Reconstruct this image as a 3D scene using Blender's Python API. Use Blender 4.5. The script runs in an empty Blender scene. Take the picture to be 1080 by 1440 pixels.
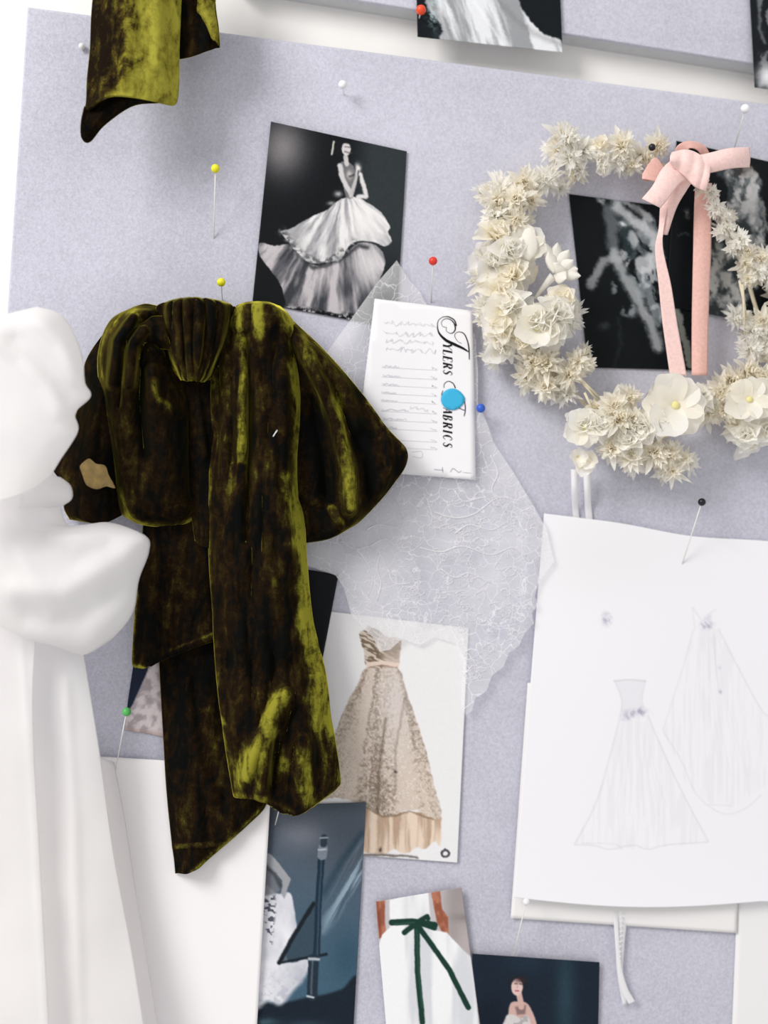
import bpy, math, random
import numpy as np
from mathutils import Vector, Matrix, geometry

# ------------------------------------------------------------------ camera, world, light, exposure
W_PX, H_PX, F_PX = 1080.0, 1440.0, 1800.0
CAM = Vector((-0.062, -0.920, -0.012))
AIM = Vector((0.0, -0.020, 0.0))
ROLL = math.radians(5.2)
_f = (AIM - CAM).normalized()
_r0 = _f.cross(Vector((0, 0, 1))).normalized()
_u0 = _r0.cross(_f)
_r = _r0 * math.cos(ROLL) + _u0 * math.sin(ROLL)
_u = -_r0 * math.sin(ROLL) + _u0 * math.cos(ROLL)
scene = bpy.context.scene
cd = bpy.data.cameras.new('camera'); cam = bpy.data.objects.new('camera', cd)
scene.collection.objects.link(cam)
m = Matrix((_r, _u, -_f)).transposed().to_4x4(); m.translation = CAM
cam.matrix_world = m
cd.sensor_fit = 'HORIZONTAL'; cd.sensor_width = 36.0; cd.lens = 36.0 * F_PX / W_PX
cd.clip_start = 0.01
cd.dof.use_dof = True; cd.dof.focus_distance = 0.868; cd.dof.aperture_fstop = 2.8
scene.camera = cam

w = bpy.data.worlds.new('room_light'); scene.world = w; w.use_nodes = True
w.node_tree.nodes['Background'].inputs[0].default_value = (1.0, 0.99, 0.975, 1)
w.node_tree.nodes['Background'].inputs[1].default_value = 0.70
def area(name, loc, tgt, size, power, col):
    l = bpy.data.lights.new(name, 'AREA'); l.shape = 'RECTANGLE'; l.size, l.size_y = size; l.energy = power; l.color = col
    o = bpy.data.objects.new(name, l); scene.collection.objects.link(o); o.location = loc
    o.rotation_euler = (Vector(tgt) - Vector(loc)).to_track_quat('-Z', 'Y').to_euler(); return o
area('window_daylight', (-1.55, -1.45, 1.1), (0, 0, 0), (0.8, 1.0), 41, (1.0, 0.975, 0.95))
scene.view_settings.view_transform = 'Standard'; scene.view_settings.look = 'None'
scene.view_settings.exposure = 0.0; scene.view_settings.gamma = 1.0
scene.view_settings.use_curve_mapping = False
scene.cycles.transparent_max_bounces = 16; scene.cycles.diffuse_bounces = 10; scene.cycles.max_bounces = 14; scene.cycles.transmission_bounces = 12

# ------------------------------------------------------------------ helpers
B = 20.0          # front face of the pinboards, mm off the wall
def P(px, py, d):
    """pixel + depth in mm off the wall -> point standing there (numpy)"""
    px = np.asarray(px, float); py = np.asarray(py, float); d = np.asarray(d, float) * 0.001
    a = (px - 540) / F_PX; b = (720 - py) / F_PX
    dx = _f.x + _r.x * a + _u.x * b; dy = _f.y + _r.y * a + _u.y * b; dz = _f.z + _r.z * a + _u.z * b
    t = (-d - CAM.y) / dy
    return np.stack([CAM.x + dx * t, np.broadcast_to(-d, t.shape) + 0 * t, CAM.z + dz * t], -1)
def PV(px, py, d): return Vector(P(px, py, d).tolist())
def z(ox, oy, s, pts): return [(ox + p[0] / s, oy + p[1] / s) + tuple(p[2:]) for p in pts]

_rng = np.random.RandomState(7); _tab = _rng.rand(256, 256)
def vn(x, y, seed=0):
    x = np.asarray(x, float) + seed * 17.31; y = np.asarray(y, float) + seed * 9.77
    ix = np.floor(x).astype(int); iy = np.floor(y).astype(int); fx = x - ix; fy = y - iy
    fx = fx * fx * (3 - 2 * fx); fy = fy * fy * (3 - 2 * fy)
    g = lambda i, j: _tab[i % 256, j % 256]
    return (g(ix, iy) * (1 - fx) + g(ix + 1, iy) * fx) * (1 - fy) + (g(ix, iy + 1) * (1 - fx) + g(ix + 1, iy + 1) * fx) * fy
def fbm(x, y, seed=0, o=4):
    s = 0; a = 0.5; n = 0
    for i in range(o):
        s = s + a * vn(x, y, seed + i * 3); n += a; a *= 0.5; x = np.asarray(x) * 2.03; y = np.asarray(y) * 2.03
    return s / n
def sst(a, b, x):
    t = np.clip((x - a) / (b - a), 0, 1); return t * t * (3 - 2 * t)
def seg_dist(X, Y, pts, closed=False):
    D = np.full(np.shape(X), 1e9); n = len(pts)
    for i in range(n if closed else n - 1):
        x0, y0 = pts[i][:2]; x1, y1 = pts[(i + 1) % n][:2]
        ex, ey = x1 - x0, y1 - y0; L = ex * ex + ey * ey + 1e-9
        t = np.clip(((X - x0) * ex + (Y - y0) * ey) / L, 0, 1)
        D = np.minimum(D, np.hypot(X - x0 - t * ex, Y - y0 - t * ey))
    return D
def inside(X, Y, pts):
    c = np.zeros(np.shape(X), bool); n = len(pts)
    for i in range(n):
        x0, y0 = pts[i][:2]; x1, y1 = pts[(i + 1) % n][:2]
        if y0 == y1: continue
        k = ((y0 > Y) != (y1 > Y)) & (X < (x1 - x0) * (Y - y0) / (y1 - y0) + x0)
        c ^= k
    return c
def poly(X, Y, pts, soft=1.2):
    d = seg_dist(X, Y, pts, True); d = np.where(inside(X, Y, pts), d, -d)
    return sst(-soft, soft, d)
def line(X, Y, pts, wd, soft=1.0):
    return 1 - sst(wd / 2 - soft, wd / 2 + soft, seg_dist(X, Y, pts))
def blob(X, Y, cx, cy, rx, ry=None):
    ry = ry or rx; return np.exp(-(((X - cx) / rx) ** 2 + ((Y - cy) / ry) ** 2))
def crom(pts, n, closed=False):
    p = np.asarray(pts, float); k = len(p)
    t = np.linspace(0, k if closed else k - 1, n, endpoint=not closed)
    i = np.minimum(np.floor(t).astype(int), (k - 1) if closed else max(k - 2, 0)); f = (t - i)
    f = f.reshape((-1,) + (1,) * (p.ndim - 1))
    if closed: g = lambda j: p[j % k]
    else:
        ext = np.concatenate([[2 * p[0] - p[1]], p, [2 * p[-1] - p[-2]]]); g = lambda j: ext[j + 1]
    a, b, c, d = g(i - 1), g(i), g(i + 1), g(i + 2)
    return 0.5 * (2 * b + (c - a) * f + (2 * a - 5 * b + 4 * c - d) * f ** 2 + (3 * b - a - 3 * c + d) * f ** 3)
def smooth(pts, n=60): return [tuple(q) for q in crom([p[:2] for p in pts], n, True)]
def lin(c):
    c = np.asarray(c, float) / 255.0
    return np.where(c <= 0.04045, c / 12.92, ((c + 0.055) / 1.055) ** 2.4)

COL = scene.collection
def root_of(o):
    while o.parent: o = o.parent
    return o
def link(name, me, mat, parent=None, smooth_=True):
    if mat and not me.materials: me.materials.append(mat)
    if smooth_: me.polygons.foreach_set('use_smooth', [True] * len(me.polygons))
    o = bpy.data.objects.new(name, me); COL.objects.link(o)
    if parent: o.parent = parent
    return o
def mesh(name, verts, faces, mat, parent=None, smooth_=True, cols=None, fl=None):
    v = np.asarray(verts, float).reshape(-1, 3)
    org = np.array(root_of(parent).location) if parent else v.mean(0)
    me = bpy.data.meshes.new(name); me.from_pydata((v - org).tolist(), [], faces if isinstance(faces, list) else faces.tolist())
    if cols is not None:
        a = me.color_attributes.new('Col', 'FLOAT_COLOR', 'POINT')
        a.data.foreach_set('color', np.concatenate([cols.reshape(-1, 3), np.ones((len(v), 1))], 1).ravel())
    if fl is not None:
        for k, arr in fl.items():
            a = me.attributes.new(k, 'FLOAT', 'POINT'); a.data.foreach_set('value', np.asarray(arr, float).ravel())
    o = link(name, me, mat, parent, smooth_)
    if not parent: o.location = org
    return o
def thing(name, label, cat, loc, group=None):
    o = bpy.data.objects.new(name, None); COL.objects.link(o); o.location = loc; o.empty_display_size = 0.01
    return tag(o, label, cat, group)
def tag(o, label, cat, group=None):
    o['label'] = label; o['category'] = cat
    if group: o['group'] = group
    return o
def grid_faces(nv, nu):
    i = np.arange(nv - 1)[:, None] * nu + np.arange(nu - 1)[None]
    return np.stack([i, i + nu, i + nu + 1, i + 1], -1).reshape(-1, 4)
def solid(o, mm, off=1.0):
    md = o.modifiers.new('thickness', 'SOLIDIFY'); md.thickness = mm * 0.001; md.offset = off; return o

def cloth(name, rows, depth, nu, nv, mat, parent=None, thick=1.0, fl=None):
    """rows: top-to-bottom list of left-to-right px points; depth(U,V,X,Y) mm off the wall"""
    R = np.stack([crom(r, nu) for r in rows])            # k,nu,2
    G = crom(R, nv)                                      # nv,nu,2
    X, Y = G[..., 0], G[..., 1]
    U, V = np.meshgrid(np.linspace(0, 1, nu), np.linspace(0, 1, nv))
    D = depth(U, V, X, Y)
    f = {k: fn(U, V, X, Y) for k, fn in fl.items()} if fl else None
    o = mesh(name, P(X, Y, D), grid_faces(nv, nu), mat, parent, fl=f)
    if thick: solid(o, thick)
    return o
def ridge(X, Y, pts, amp, wd):
    return amp * np.exp(-(seg_dist(X, Y, pts) / wd) ** 2)
def band(L, Rt): return [[l, ((l[0] + r[0]) / 2, (l[1] + r[1]) / 2), r] for l, r in zip(L, Rt)]
def fill(name, outline, step, depth, mat, parent=None, paint=None, thick=0.3, sm=None):
    """flat piece with an arbitrary px outline, evenly triangulated"""
    ol = smooth(outline, sm) if sm else [tuple(p[:2]) for p in outline]
    dense = []
    for i, p in enumerate(ol):
        q = ol[(i + 1) % len(ol)]; n = max(1, int(math.hypot(q[0] - p[0], q[1] - p[1]) / step))
        dense += [(p[0] + (q[0] - p[0]) * k / n, p[1] + (q[1] - p[1]) * k / n) for k in range(n)]
    a = np.array(dense); gx, gy = np.meshgrid(np.arange(a[:, 0].min(), a[:, 0].max(), step), np.arange(a[:, 1].min(), a[:, 1].max(), step))
    gx = gx.ravel(); gy = gy.ravel(); k = inside(gx, gy, dense) & (seg_dist(gx, gy, dense, True) > step * 0.5)
    pts = [Vector(p) for p in dense] + [Vector((x, y)) for x, y in zip(gx[k], gy[k])]
    n = len(dense)
    vs, _, fs, *_r2 = geometry.delaunay_2d_cdt(pts, [(i, (i + 1) % n) for i in range(n)], [], 1, 1e-6)
    X = np.array([v.x for v in vs]); Y = np.array([v.y for v in vs])
    fs = [tuple(reversed(f)) for f in fs]
    o = mesh(name, P(X, Y, depth(X, Y)), fs, mat, parent, cols=lin(paint(X, Y)) if paint else None)
    nrm = o.data.polygons[0].normal
    if nrm.y > 0: o.data.flip_normals()
    if thick: solid(o, thick, -1)
    return o
def tube(path, rad, n=8):
    path = [Vector(p) for p in path]; vs = []; fs = []
    rad = rad if isinstance(rad, (list, tuple)) else [rad] * len(path)
    for i, p in enumerate(path):
        t = (path[min(i + 1, len(path) - 1)] - path[max(i - 1, 0)]).normalized()
        a = t.cross(Vector((0.3, 1, 0.2))).normalized(); b = t.cross(a)
        for k in range(n):
            an = 2 * math.pi * k / n; vs.append(tuple(p + (a * math.cos(an) + b * math.sin(an)) * rad[i]))
    for i in range(len(path) - 1):
        for k in range(n): fs.append((i * n + k, i * n + (k + 1) % n, (i + 1) * n + (k + 1) % n, (i + 1) * n + k))
    fs.append(tuple(range(n))[::-1]); fs.append(tuple(range((len(path) - 1) * n, len(path) * n)))
    return vs, fs
def ball(c, r, n=14, m=10, sq=1.0):
    vs = []; fs = []
    for j in range(m + 1):
        th = math.pi * j / m
        for i in range(n):
            ph = 2 * math.pi * i / n
            vs.append((c[0] + r * math.sin(th) * math.cos(ph), c[1] + r * sq * math.cos(th), c[2] + r * math.sin(th) * math.sin(ph)))
    for j in range(m):
        for i in range(n): fs.append((j * n + i, j * n + (i + 1) % n, (j + 1) * n + (i + 1) % n, (j + 1) * n + i))
    return vs, fs

# ------------------------------------------------------------------ materials
class NT:
    def __init__(s, name):
        s.m = bpy.data.materials.new(name); s.m.use_nodes = True; s.t = s.m.node_tree; s.p = s.t.nodes['Principled BSDF']; s.out = s.t.nodes['Material Output']
    def n(s, typ, **kw):
        o = s.t.nodes.new(typ)
        for k, v in kw.items():
            if k.startswith('i_'):
                k2 = k[2:]; k2 = int(k2) if k2.isdigit() else k2.replace('_', ' ')
                o.inputs[k2].default_value = v
            else: setattr(o, k, v)
        return o
    def l(s, a, b): s.t.links.new(a, b)
    def coords(s, scale=(1, 1, 1)):
        tc = s.n('ShaderNodeTexCoord'); mp = s.n('ShaderNodeMapping'); mp.inputs['Scale'].default_value = scale
        s.l(tc.outputs['Object'], mp.inputs[0]); return mp.outputs[0]
    def noise(s, vec, scale, detail=4, rough=0.6, dist=0.0):
        o = s.n('ShaderNodeTexNoise'); o.inputs['Scale'].default_value = scale; o.inputs['Detail'].default_value = detail
        o.inputs['Roughness'].default_value = rough; o.inputs['Distortion'].default_value = dist; s.l(vec, o.inputs['Vector']); return o.outputs['Fac']
    def ramp(s, fac, stops):
        o = s.n('ShaderNodeValToRGB'); e = o.color_ramp.elements
        while len(e) < len(stops): e.new(0.5)
        for k, (p, c) in zip(e, stops): k.position = p; k.color = tuple(c) + (1,) if len(c) == 3 else c
        s.l(fac, o.inputs[0]); return o.outputs[0]
    def bump(s, h, strength, dist):
        o = s.n('ShaderNodeBump'); o.inputs['Strength'].default_value = strength; o.inputs['Distance'].default_value = dist; s.l(h, o.inputs['Height']); return o.outputs[0]
    def math(s, op, a, b=None, c=None):
        o = s.n('ShaderNodeMath', operation=op)
        for i, v in enumerate((a, b, c)):
            if v is None: continue
            if isinstance(v, (int, float)): o.inputs[i].default_value = v
            else: s.l(v, o.inputs[i])
        return o.outputs[0]
def rgb(c, k=1.0): return tuple(float(x) * k for x in lin(c))
def plain(name, c, rough=0.6, spec=0.3, metal=0.0, noise=0.0, nscale=300, bump=0.0, sheen=0.0):
    t = NT(name); p = t.p; p.inputs['Roughness'].default_value = rough; p.inputs['Specular IOR Level'].default_value = spec
    p.inputs['Metallic'].default_value = metal; p.inputs['Sheen Weight'].default_value = sheen
    v = t.coords(); f = t.noise(v, nscale); a = rgb(c)
    t.l(t.ramp(f, [(0.3, [x * (1 - noise) for x in a]), (0.7, [min(1, x * (1 + noise)) for x in a])]), p.inputs['Base Color'])
    if bump: t.l(t.bump(f, bump, 0.0005), p.inputs['Normal'])
    return t.m
M_wall = plain('white_wall_paint', (240, 238, 236), 0.8, 0.2, noise=0.015, nscale=40, bump=0.05)
def board_mat():
    t = NT('lavender_felt'); p = t.p; p.inputs['Roughness'].default_value = 0.95; p.inputs['Specular IOR Level'].default_value = 0.05
    v = t.coords(); a = rgb((195, 195, 208))
    f1 = t.noise(v, 620, 3, 0.85); f2 = t.noise(v, 18, 3, 0.5)
    mx = t.math('ADD', t.math('MULTIPLY', f1, 0.75), t.math('MULTIPLY', f2, 0.25))
    t.l(t.ramp(mx, [(0.3, [x * 0.78 for x in a]), (0.7, [x * 1.22 for x in a])]), p.inputs['Base Color'])
    t.l(t.bump(f1, 0.35, 0.0006), p.inputs['Normal']); return t.m
M_board = board_mat()
M_edge = plain('grey_board_edge', (196, 197, 200), 0.9, 0.1, noise=0.05, nscale=200)
M_paper = plain('white_paper', (240, 239, 243), 0.75, 0.15, noise=0.01, nscale=60)
M_steel = plain('pin_steel', (232, 229, 226), 0.4, 0.5)
M_ink = plain('black_ink', (25, 27, 30), 0.7, 0.1)
M_pencil = plain('grey_pencil', (176, 175, 182), 0.9, 0.0)
M_faint = plain('faint_grey_ink', (214, 212, 219), 0.9, 0.0)
M_sticker = plain('cyan_sticker', (62, 178, 222), 0.6, 0.2)
def col_mat(name, rough=0.5, spec=0.12):
    t = NT(name); p = t.p; a = t.n('ShaderNodeVertexColor', layer_name='Col'); t.l(a.outputs[0], p.inputs['Base Color'])
    p.inputs['Roughness'].default_value = rough; p.inputs['Specular IOR Level'].default_value = spec
    t.l(t.bump(t.noise(t.coords(), 600), 0.05, 0.0002), p.inputs['Normal']); return t.m
M_print = col_mat('photo_print'); M_sketch = col_mat('sketch_paper', 0.8, 0.1)

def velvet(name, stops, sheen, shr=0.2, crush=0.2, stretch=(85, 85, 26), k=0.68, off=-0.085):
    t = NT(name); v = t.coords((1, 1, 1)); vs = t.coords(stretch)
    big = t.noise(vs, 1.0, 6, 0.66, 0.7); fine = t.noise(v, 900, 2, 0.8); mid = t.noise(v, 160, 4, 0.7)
    at = t.n('ShaderNodeAttribute', attribute_name='painted_nap_sheen')  # fold highlights and dark hollows painted per vertex, plus crushed-pile marks
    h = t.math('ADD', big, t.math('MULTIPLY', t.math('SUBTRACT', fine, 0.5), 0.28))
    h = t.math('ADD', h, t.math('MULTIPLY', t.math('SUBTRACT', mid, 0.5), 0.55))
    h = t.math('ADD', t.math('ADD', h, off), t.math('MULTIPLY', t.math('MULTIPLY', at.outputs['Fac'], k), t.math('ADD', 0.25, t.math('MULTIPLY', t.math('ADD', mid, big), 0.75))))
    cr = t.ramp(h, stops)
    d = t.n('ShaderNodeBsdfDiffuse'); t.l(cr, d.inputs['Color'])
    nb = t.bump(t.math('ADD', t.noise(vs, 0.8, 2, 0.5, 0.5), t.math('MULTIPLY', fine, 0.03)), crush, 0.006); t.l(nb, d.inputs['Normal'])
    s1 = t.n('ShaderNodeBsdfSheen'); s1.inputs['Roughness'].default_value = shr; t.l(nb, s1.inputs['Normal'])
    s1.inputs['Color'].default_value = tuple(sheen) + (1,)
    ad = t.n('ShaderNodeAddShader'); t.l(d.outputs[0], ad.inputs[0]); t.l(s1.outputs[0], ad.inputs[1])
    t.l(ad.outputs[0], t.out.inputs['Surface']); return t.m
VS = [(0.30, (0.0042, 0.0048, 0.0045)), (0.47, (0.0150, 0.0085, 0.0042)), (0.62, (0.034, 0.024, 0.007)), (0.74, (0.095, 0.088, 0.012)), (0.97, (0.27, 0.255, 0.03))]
M_velvet = velvet('olive_velvet', VS, (0.85, 0.76, 0.10), shr=.22)
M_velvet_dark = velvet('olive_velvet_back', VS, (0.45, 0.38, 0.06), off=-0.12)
M_velvet_top = velvet('olive_velvet_lit', [(0.32, (0.012, 0.008, 0.005)), (0.46, (0.045, 0.032, 0.008)), (0.60, (0.17, 0.15, 0.02)), (0.9, (0.34, 0.315, 0.045))], (0.4, 0.38, 0.05), stretch=(120, 120, 60), off=-0.03)  # same olive velvet, the light on its brushed-up pile put into the colour
M_lining = plain('gold_lining', (150, 125, 70), 0.4, 0.5, noise=0.4, nscale=120, bump=0.4)
def pinkmat(name, c):
    t = NT(name); p = t.p; v = t.coords(); a = rgb(c); p.inputs['Roughness'].default_value = 0.9; p.inputs['Specular IOR Level'].default_value = 0.05
    f = t.noise(v, 500, 3, 0.7); t.l(t.ramp(f, [(0.3, [x * 0.9 for x in a]), (0.7, [min(1, x * 1.08) for x in a])]), p.inputs['Base Color'])
    p.inputs['Sheen Weight'].default_value = 0.5; p.inputs['Sheen Tint'].default_value = (1, 0.85, 0.82, 1); p.inputs['Sheen Roughness'].default_value = 0.4
    t.l(t.bump(f, 0.2, 0.0004), p.inputs['Normal']); return t.m
M_pink = pinkmat('pink_velvet', (246, 212, 207)); M_pink2 = pinkmat('rose_velvet', (232, 186, 176))
def sheer(name, c, trans=0.35, clear=0.0, weave=0.0, bumpn=0.1):
    t = NT(name); v = t.coords(); a = rgb(c)
    d = t.n('ShaderNodeBsdfDiffuse'); tr = t.n('ShaderNodeBsdfTranslucent'); mx = t.n('ShaderNodeMixShader'); mx.inputs[0].default_value = trans
    cc = t.ramp(t.noise(v, 25, 3), [(0.3, [x * 0.985 for x in a]), (0.7, a)])
    for n_ in (d, tr): t.l(cc, n_.inputs['Color'])
    t.l(t.bump(t.noise(v, 400, 3), bumpn, 0.0003), d.inputs['Normal'])
    t.l(d.outputs[0], mx.inputs[1]); t.l(tr.outputs[0], mx.inputs[2]); o = mx.outputs[0]
    if clear:
        tp = t.n('ShaderNodeBsdfTransparent'); m2 = t.n('ShaderNodeMixShader'); m2.inputs[0].default_value = clear
        t.l(o, m2.inputs[1]); t.l(tp.outputs[0], m2.inputs[2]); o = m2.outputs[0]
    t.l(o, t.out.inputs['Surface']); return t.m
M_chiffon = sheer('white_chiffon', (252, 251, 251), 0.55, 0.10)
M_chiffon_sheer = sheer('sheer_chiffon', (244, 242, 242), 0.3, 0.22)
M_petal = sheer('ivory_petal', (255, 251.5, 242), 0.5, bumpn=0)
M_petal_w = sheer('white_petal', (255, 253.5, 249), 0.5, bumpn=0)
M_petal_y = sheer('cream_petal', (255, 250, 236), 0.5, bumpn=0)
M_stem = plain('dried_stem', (215, 205, 180), 0.8, 0.1, noise=0.1)
M_yel = plain('yellow_stamen', (232, 225, 160), 0.8, 0.1, noise=0.15, bump=0.4)
M_ribbon_w = sheer('white_ribbon', (246, 245, 247), 0.25, 0.05)
def lace_mat():
    t = NT('white_lace'); v = t.coords()
    ns = t.n('ShaderNodeTexNoise'); ns.inputs['Scale'].default_value = 38; ns.inputs['Detail'].default_value = 3; t.l(v, ns.inputs['Vector'])
    sub = t.n('ShaderNodeVectorMath', operation='SUBTRACT'); t.l(ns.outputs['Color'], sub.inputs[0]); sub.inputs[1].default_value = (0.5, 0.5, 0.5)
    sc = t.n('ShaderNodeVectorMath', operation='SCALE'); t.l(sub.outputs[0], sc.inputs[0]); sc.inputs['Scale'].default_value = 0.028
    ad = t.n('ShaderNodeVectorMath', operation='ADD'); t.l(v, ad.inputs[0]); t.l(sc.outputs[0], ad.inputs[1])
    def cord(scale, width, vec, sx=(1, 1, 1)):
        mp = t.n('ShaderNodeMapping'); mp.inputs['Scale'].default_value = sx; t.l(vec, mp.inputs[0])
        vo = t.n('ShaderNodeTexVoronoi', feature='DISTANCE_TO_EDGE'); vo.inputs['Scale'].default_value = scale; t.l(mp.outputs[0], vo.inputs['Vector'])
        return t.ramp(vo.outputs['Distance'], [(0.0, (1, 1, 1)), (width, (0, 0, 0))])
    c1 = cord(95, 0.05, ad.outputs[0]); c2 = cord(210, 0.10, ad.outputs[0], (1, 1, 1.5)); net = cord(1100, 0.16, v)
    msk = t.ramp(t.noise(v, 22, 2), [(0.42, (0, 0, 0)), (0.55, (1, 1, 1))])
    c2m = t.math('MULTIPLY', c2, t.math('MULTIPLY', msk, 0.75))
    body = t.ramp(t.noise(v, 14, 2), [(0.35, (0.22,) * 3), (0.65, (0.58,) * 3)])
    a = t.math('MAXIMUM', t.math('MULTIPLY', c1, 0.95), c2m); a = t.math('MAXIMUM', a, t.math('ADD', body, t.math('MULTIPLY', net, 0.12)))
    a = t.math('MINIMUM', a, 1.0)
    d = t.n('ShaderNodeBsdfDiffuse'); d.inputs['Color'].default_value = rgb((252, 252, 254)) + (1,)
    tl = t.n('ShaderNodeBsdfTranslucent'); tl.inputs['Color'].default_value = rgb((252, 252, 254)) + (1,)
    m1 = t.n('ShaderNodeMixShader'); m1.inputs[0].default_value = 0.3; t.l(d.outputs[0], m1.inputs[1]); t.l(tl.outputs[0], m1.inputs[2])
    tp = t.n('ShaderNodeBsdfTransparent'); mx = t.n('ShaderNodeMixShader'); t.l(a, mx.inputs[0]); t.l(tp.outputs[0], mx.inputs[1]); t.l(m1.outputs[0], mx.inputs[2])
    t.l(mx.outputs[0], t.out.inputs['Surface']); return t.m
M_lace = lace_mat()

# ------------------------------------------------------------------ the setting: wall and pinboards
wv = [(-1.2, 0, -1.2), (1.2, 0, -1.2), (1.2, 0, 1.2), (-1.2, 0, 1.2), (-1.2, .1, -1.2), (1.2, .1, -1.2), (1.2, .1, 1.2), (-1.2, .1, 1.2)]
wall = mesh('wall_back', wv, [(0, 1, 2, 3), (5, 4, 7, 6), (4, 0, 3, 7), (1, 5, 6, 2), (3, 2, 6, 7), (4, 5, 1, 0)], M_wall, smooth_=False)
wall['kind'] = 'structure'
def board(corners, label):
    c = [PV(x, y, B) for x, y in corners]; ctr = sum(c, Vector()) / 4; base = Vector((ctr.x, 0, ctr.z))
    t = thing('pinboard', label, 'pinboard', base, 'lavender pinboards')
    # face panel : front sheet with rounded fabric edge
    def ring(inset, y): return [Vector((p.x + (ctr.x - p.x) / (p - ctr).length * inset * 1.4, y, p.z + (ctr.z - p.z) / (p - ctr).length * inset * 1.4)) for p in c]
    L = [ring(0, -.0165), ring(0, -.0186), ring(.0006, -.0196), ring(.0018, -.020)]
    vs = [p for r_ in L for p in r_]; fs = []
    for j in range(3):
        for k in range(4): fs.append((j * 4 + k, j * 4 + (k + 1) % 4, (j + 1) * 4 + (k + 1) % 4, (j + 1) * 4 + k))
    fs.append((12, 13, 14, 15)); fs.append((3, 2, 1, 0))
    o = mesh('felt_face', vs, [f[::-1] for f in fs], M_board, t, smooth_=False)
    vs = ring(.0002, -.0165) + ring(.0002, 0.0)
    fs = [(k, (k + 1) % 4, 4 + (k + 1) % 4, 4 + k) for k in range(4)] + [(3, 2, 1, 0), (4, 5, 6, 7)]
    mesh('board_edge', vs, fs, M_edge, t, smooth_=False)
    return t
board([(38, 9), (1180, 159), (1150, 1600), (-66, 1600)], 'large lavender felt pinboard carrying the olive velvet bow and most pictures')
board([(330, -27), (1200, 112), (1210, -260), (340, -260)], 'lavender pinboard along the top of the wall with only its lower grey edge showing')

# ------------------------------------------------------------------ photographic prints (painted per vertex as flat print)
def comp(c, col, mk): return c * (1 - mk[..., None]) + np.asarray(col, float) * mk[..., None]
def shade(c, k): return c * k[..., None]
def print_(name, corners, paint, depth, step, label, cat='photograph', group='fashion pictures pinned to the board', mat=None, warp=2.2):
    tl, tr, br, bl = [np.array(p, float) for p in corners]
    nu = int(max(np.linalg.norm(tr - tl), np.linalg.norm(br - bl)) / step) + 2; nv = int(max(np.linalg.norm(bl - tl), np.linalg.norm(br - tr)) / step) + 2
    U, V = np.meshgrid(np.linspace(0, 1, nu), np.linspace(0, 1, nv)); u = U[..., None]; v = V[..., None]
    G = (tl * (1 - u) + tr * u) * (1 - v) + (bl * (1 - u) + br * u) * v
    X, Y = G[..., 0], G[..., 1]
    wx = X + ((fbm(X * .11, Y * .11, 101, 3) - .5) * 2 + (fbm(X * .4, Y * .4, 103, 2) - .5) * .8) * warp; wy = Y + ((fbm(X * .11, Y * .11, 107, 3) - .5) * 2 + (fbm(X * .4, Y * .4, 109, 2) - .5) * .8) * warp
    c = np.clip(paint(wx, wy), 0, 250)
    o = mesh(name, P(X, Y, B + depth(U, V)), grid_faces(nv, nu), mat or M_print, cols=lin(c)); solid(o, 0.35)
    return tag(o, label, cat, group)
def base(X, c): return np.ones(X.shape + (1,)) * np.asarray(c, float)
def grain(c, X, Y, a=5, s=0.9): return c + ((vn(X * s, Y * s, 5) - 0.5) * 2 * a)[..., None]

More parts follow.
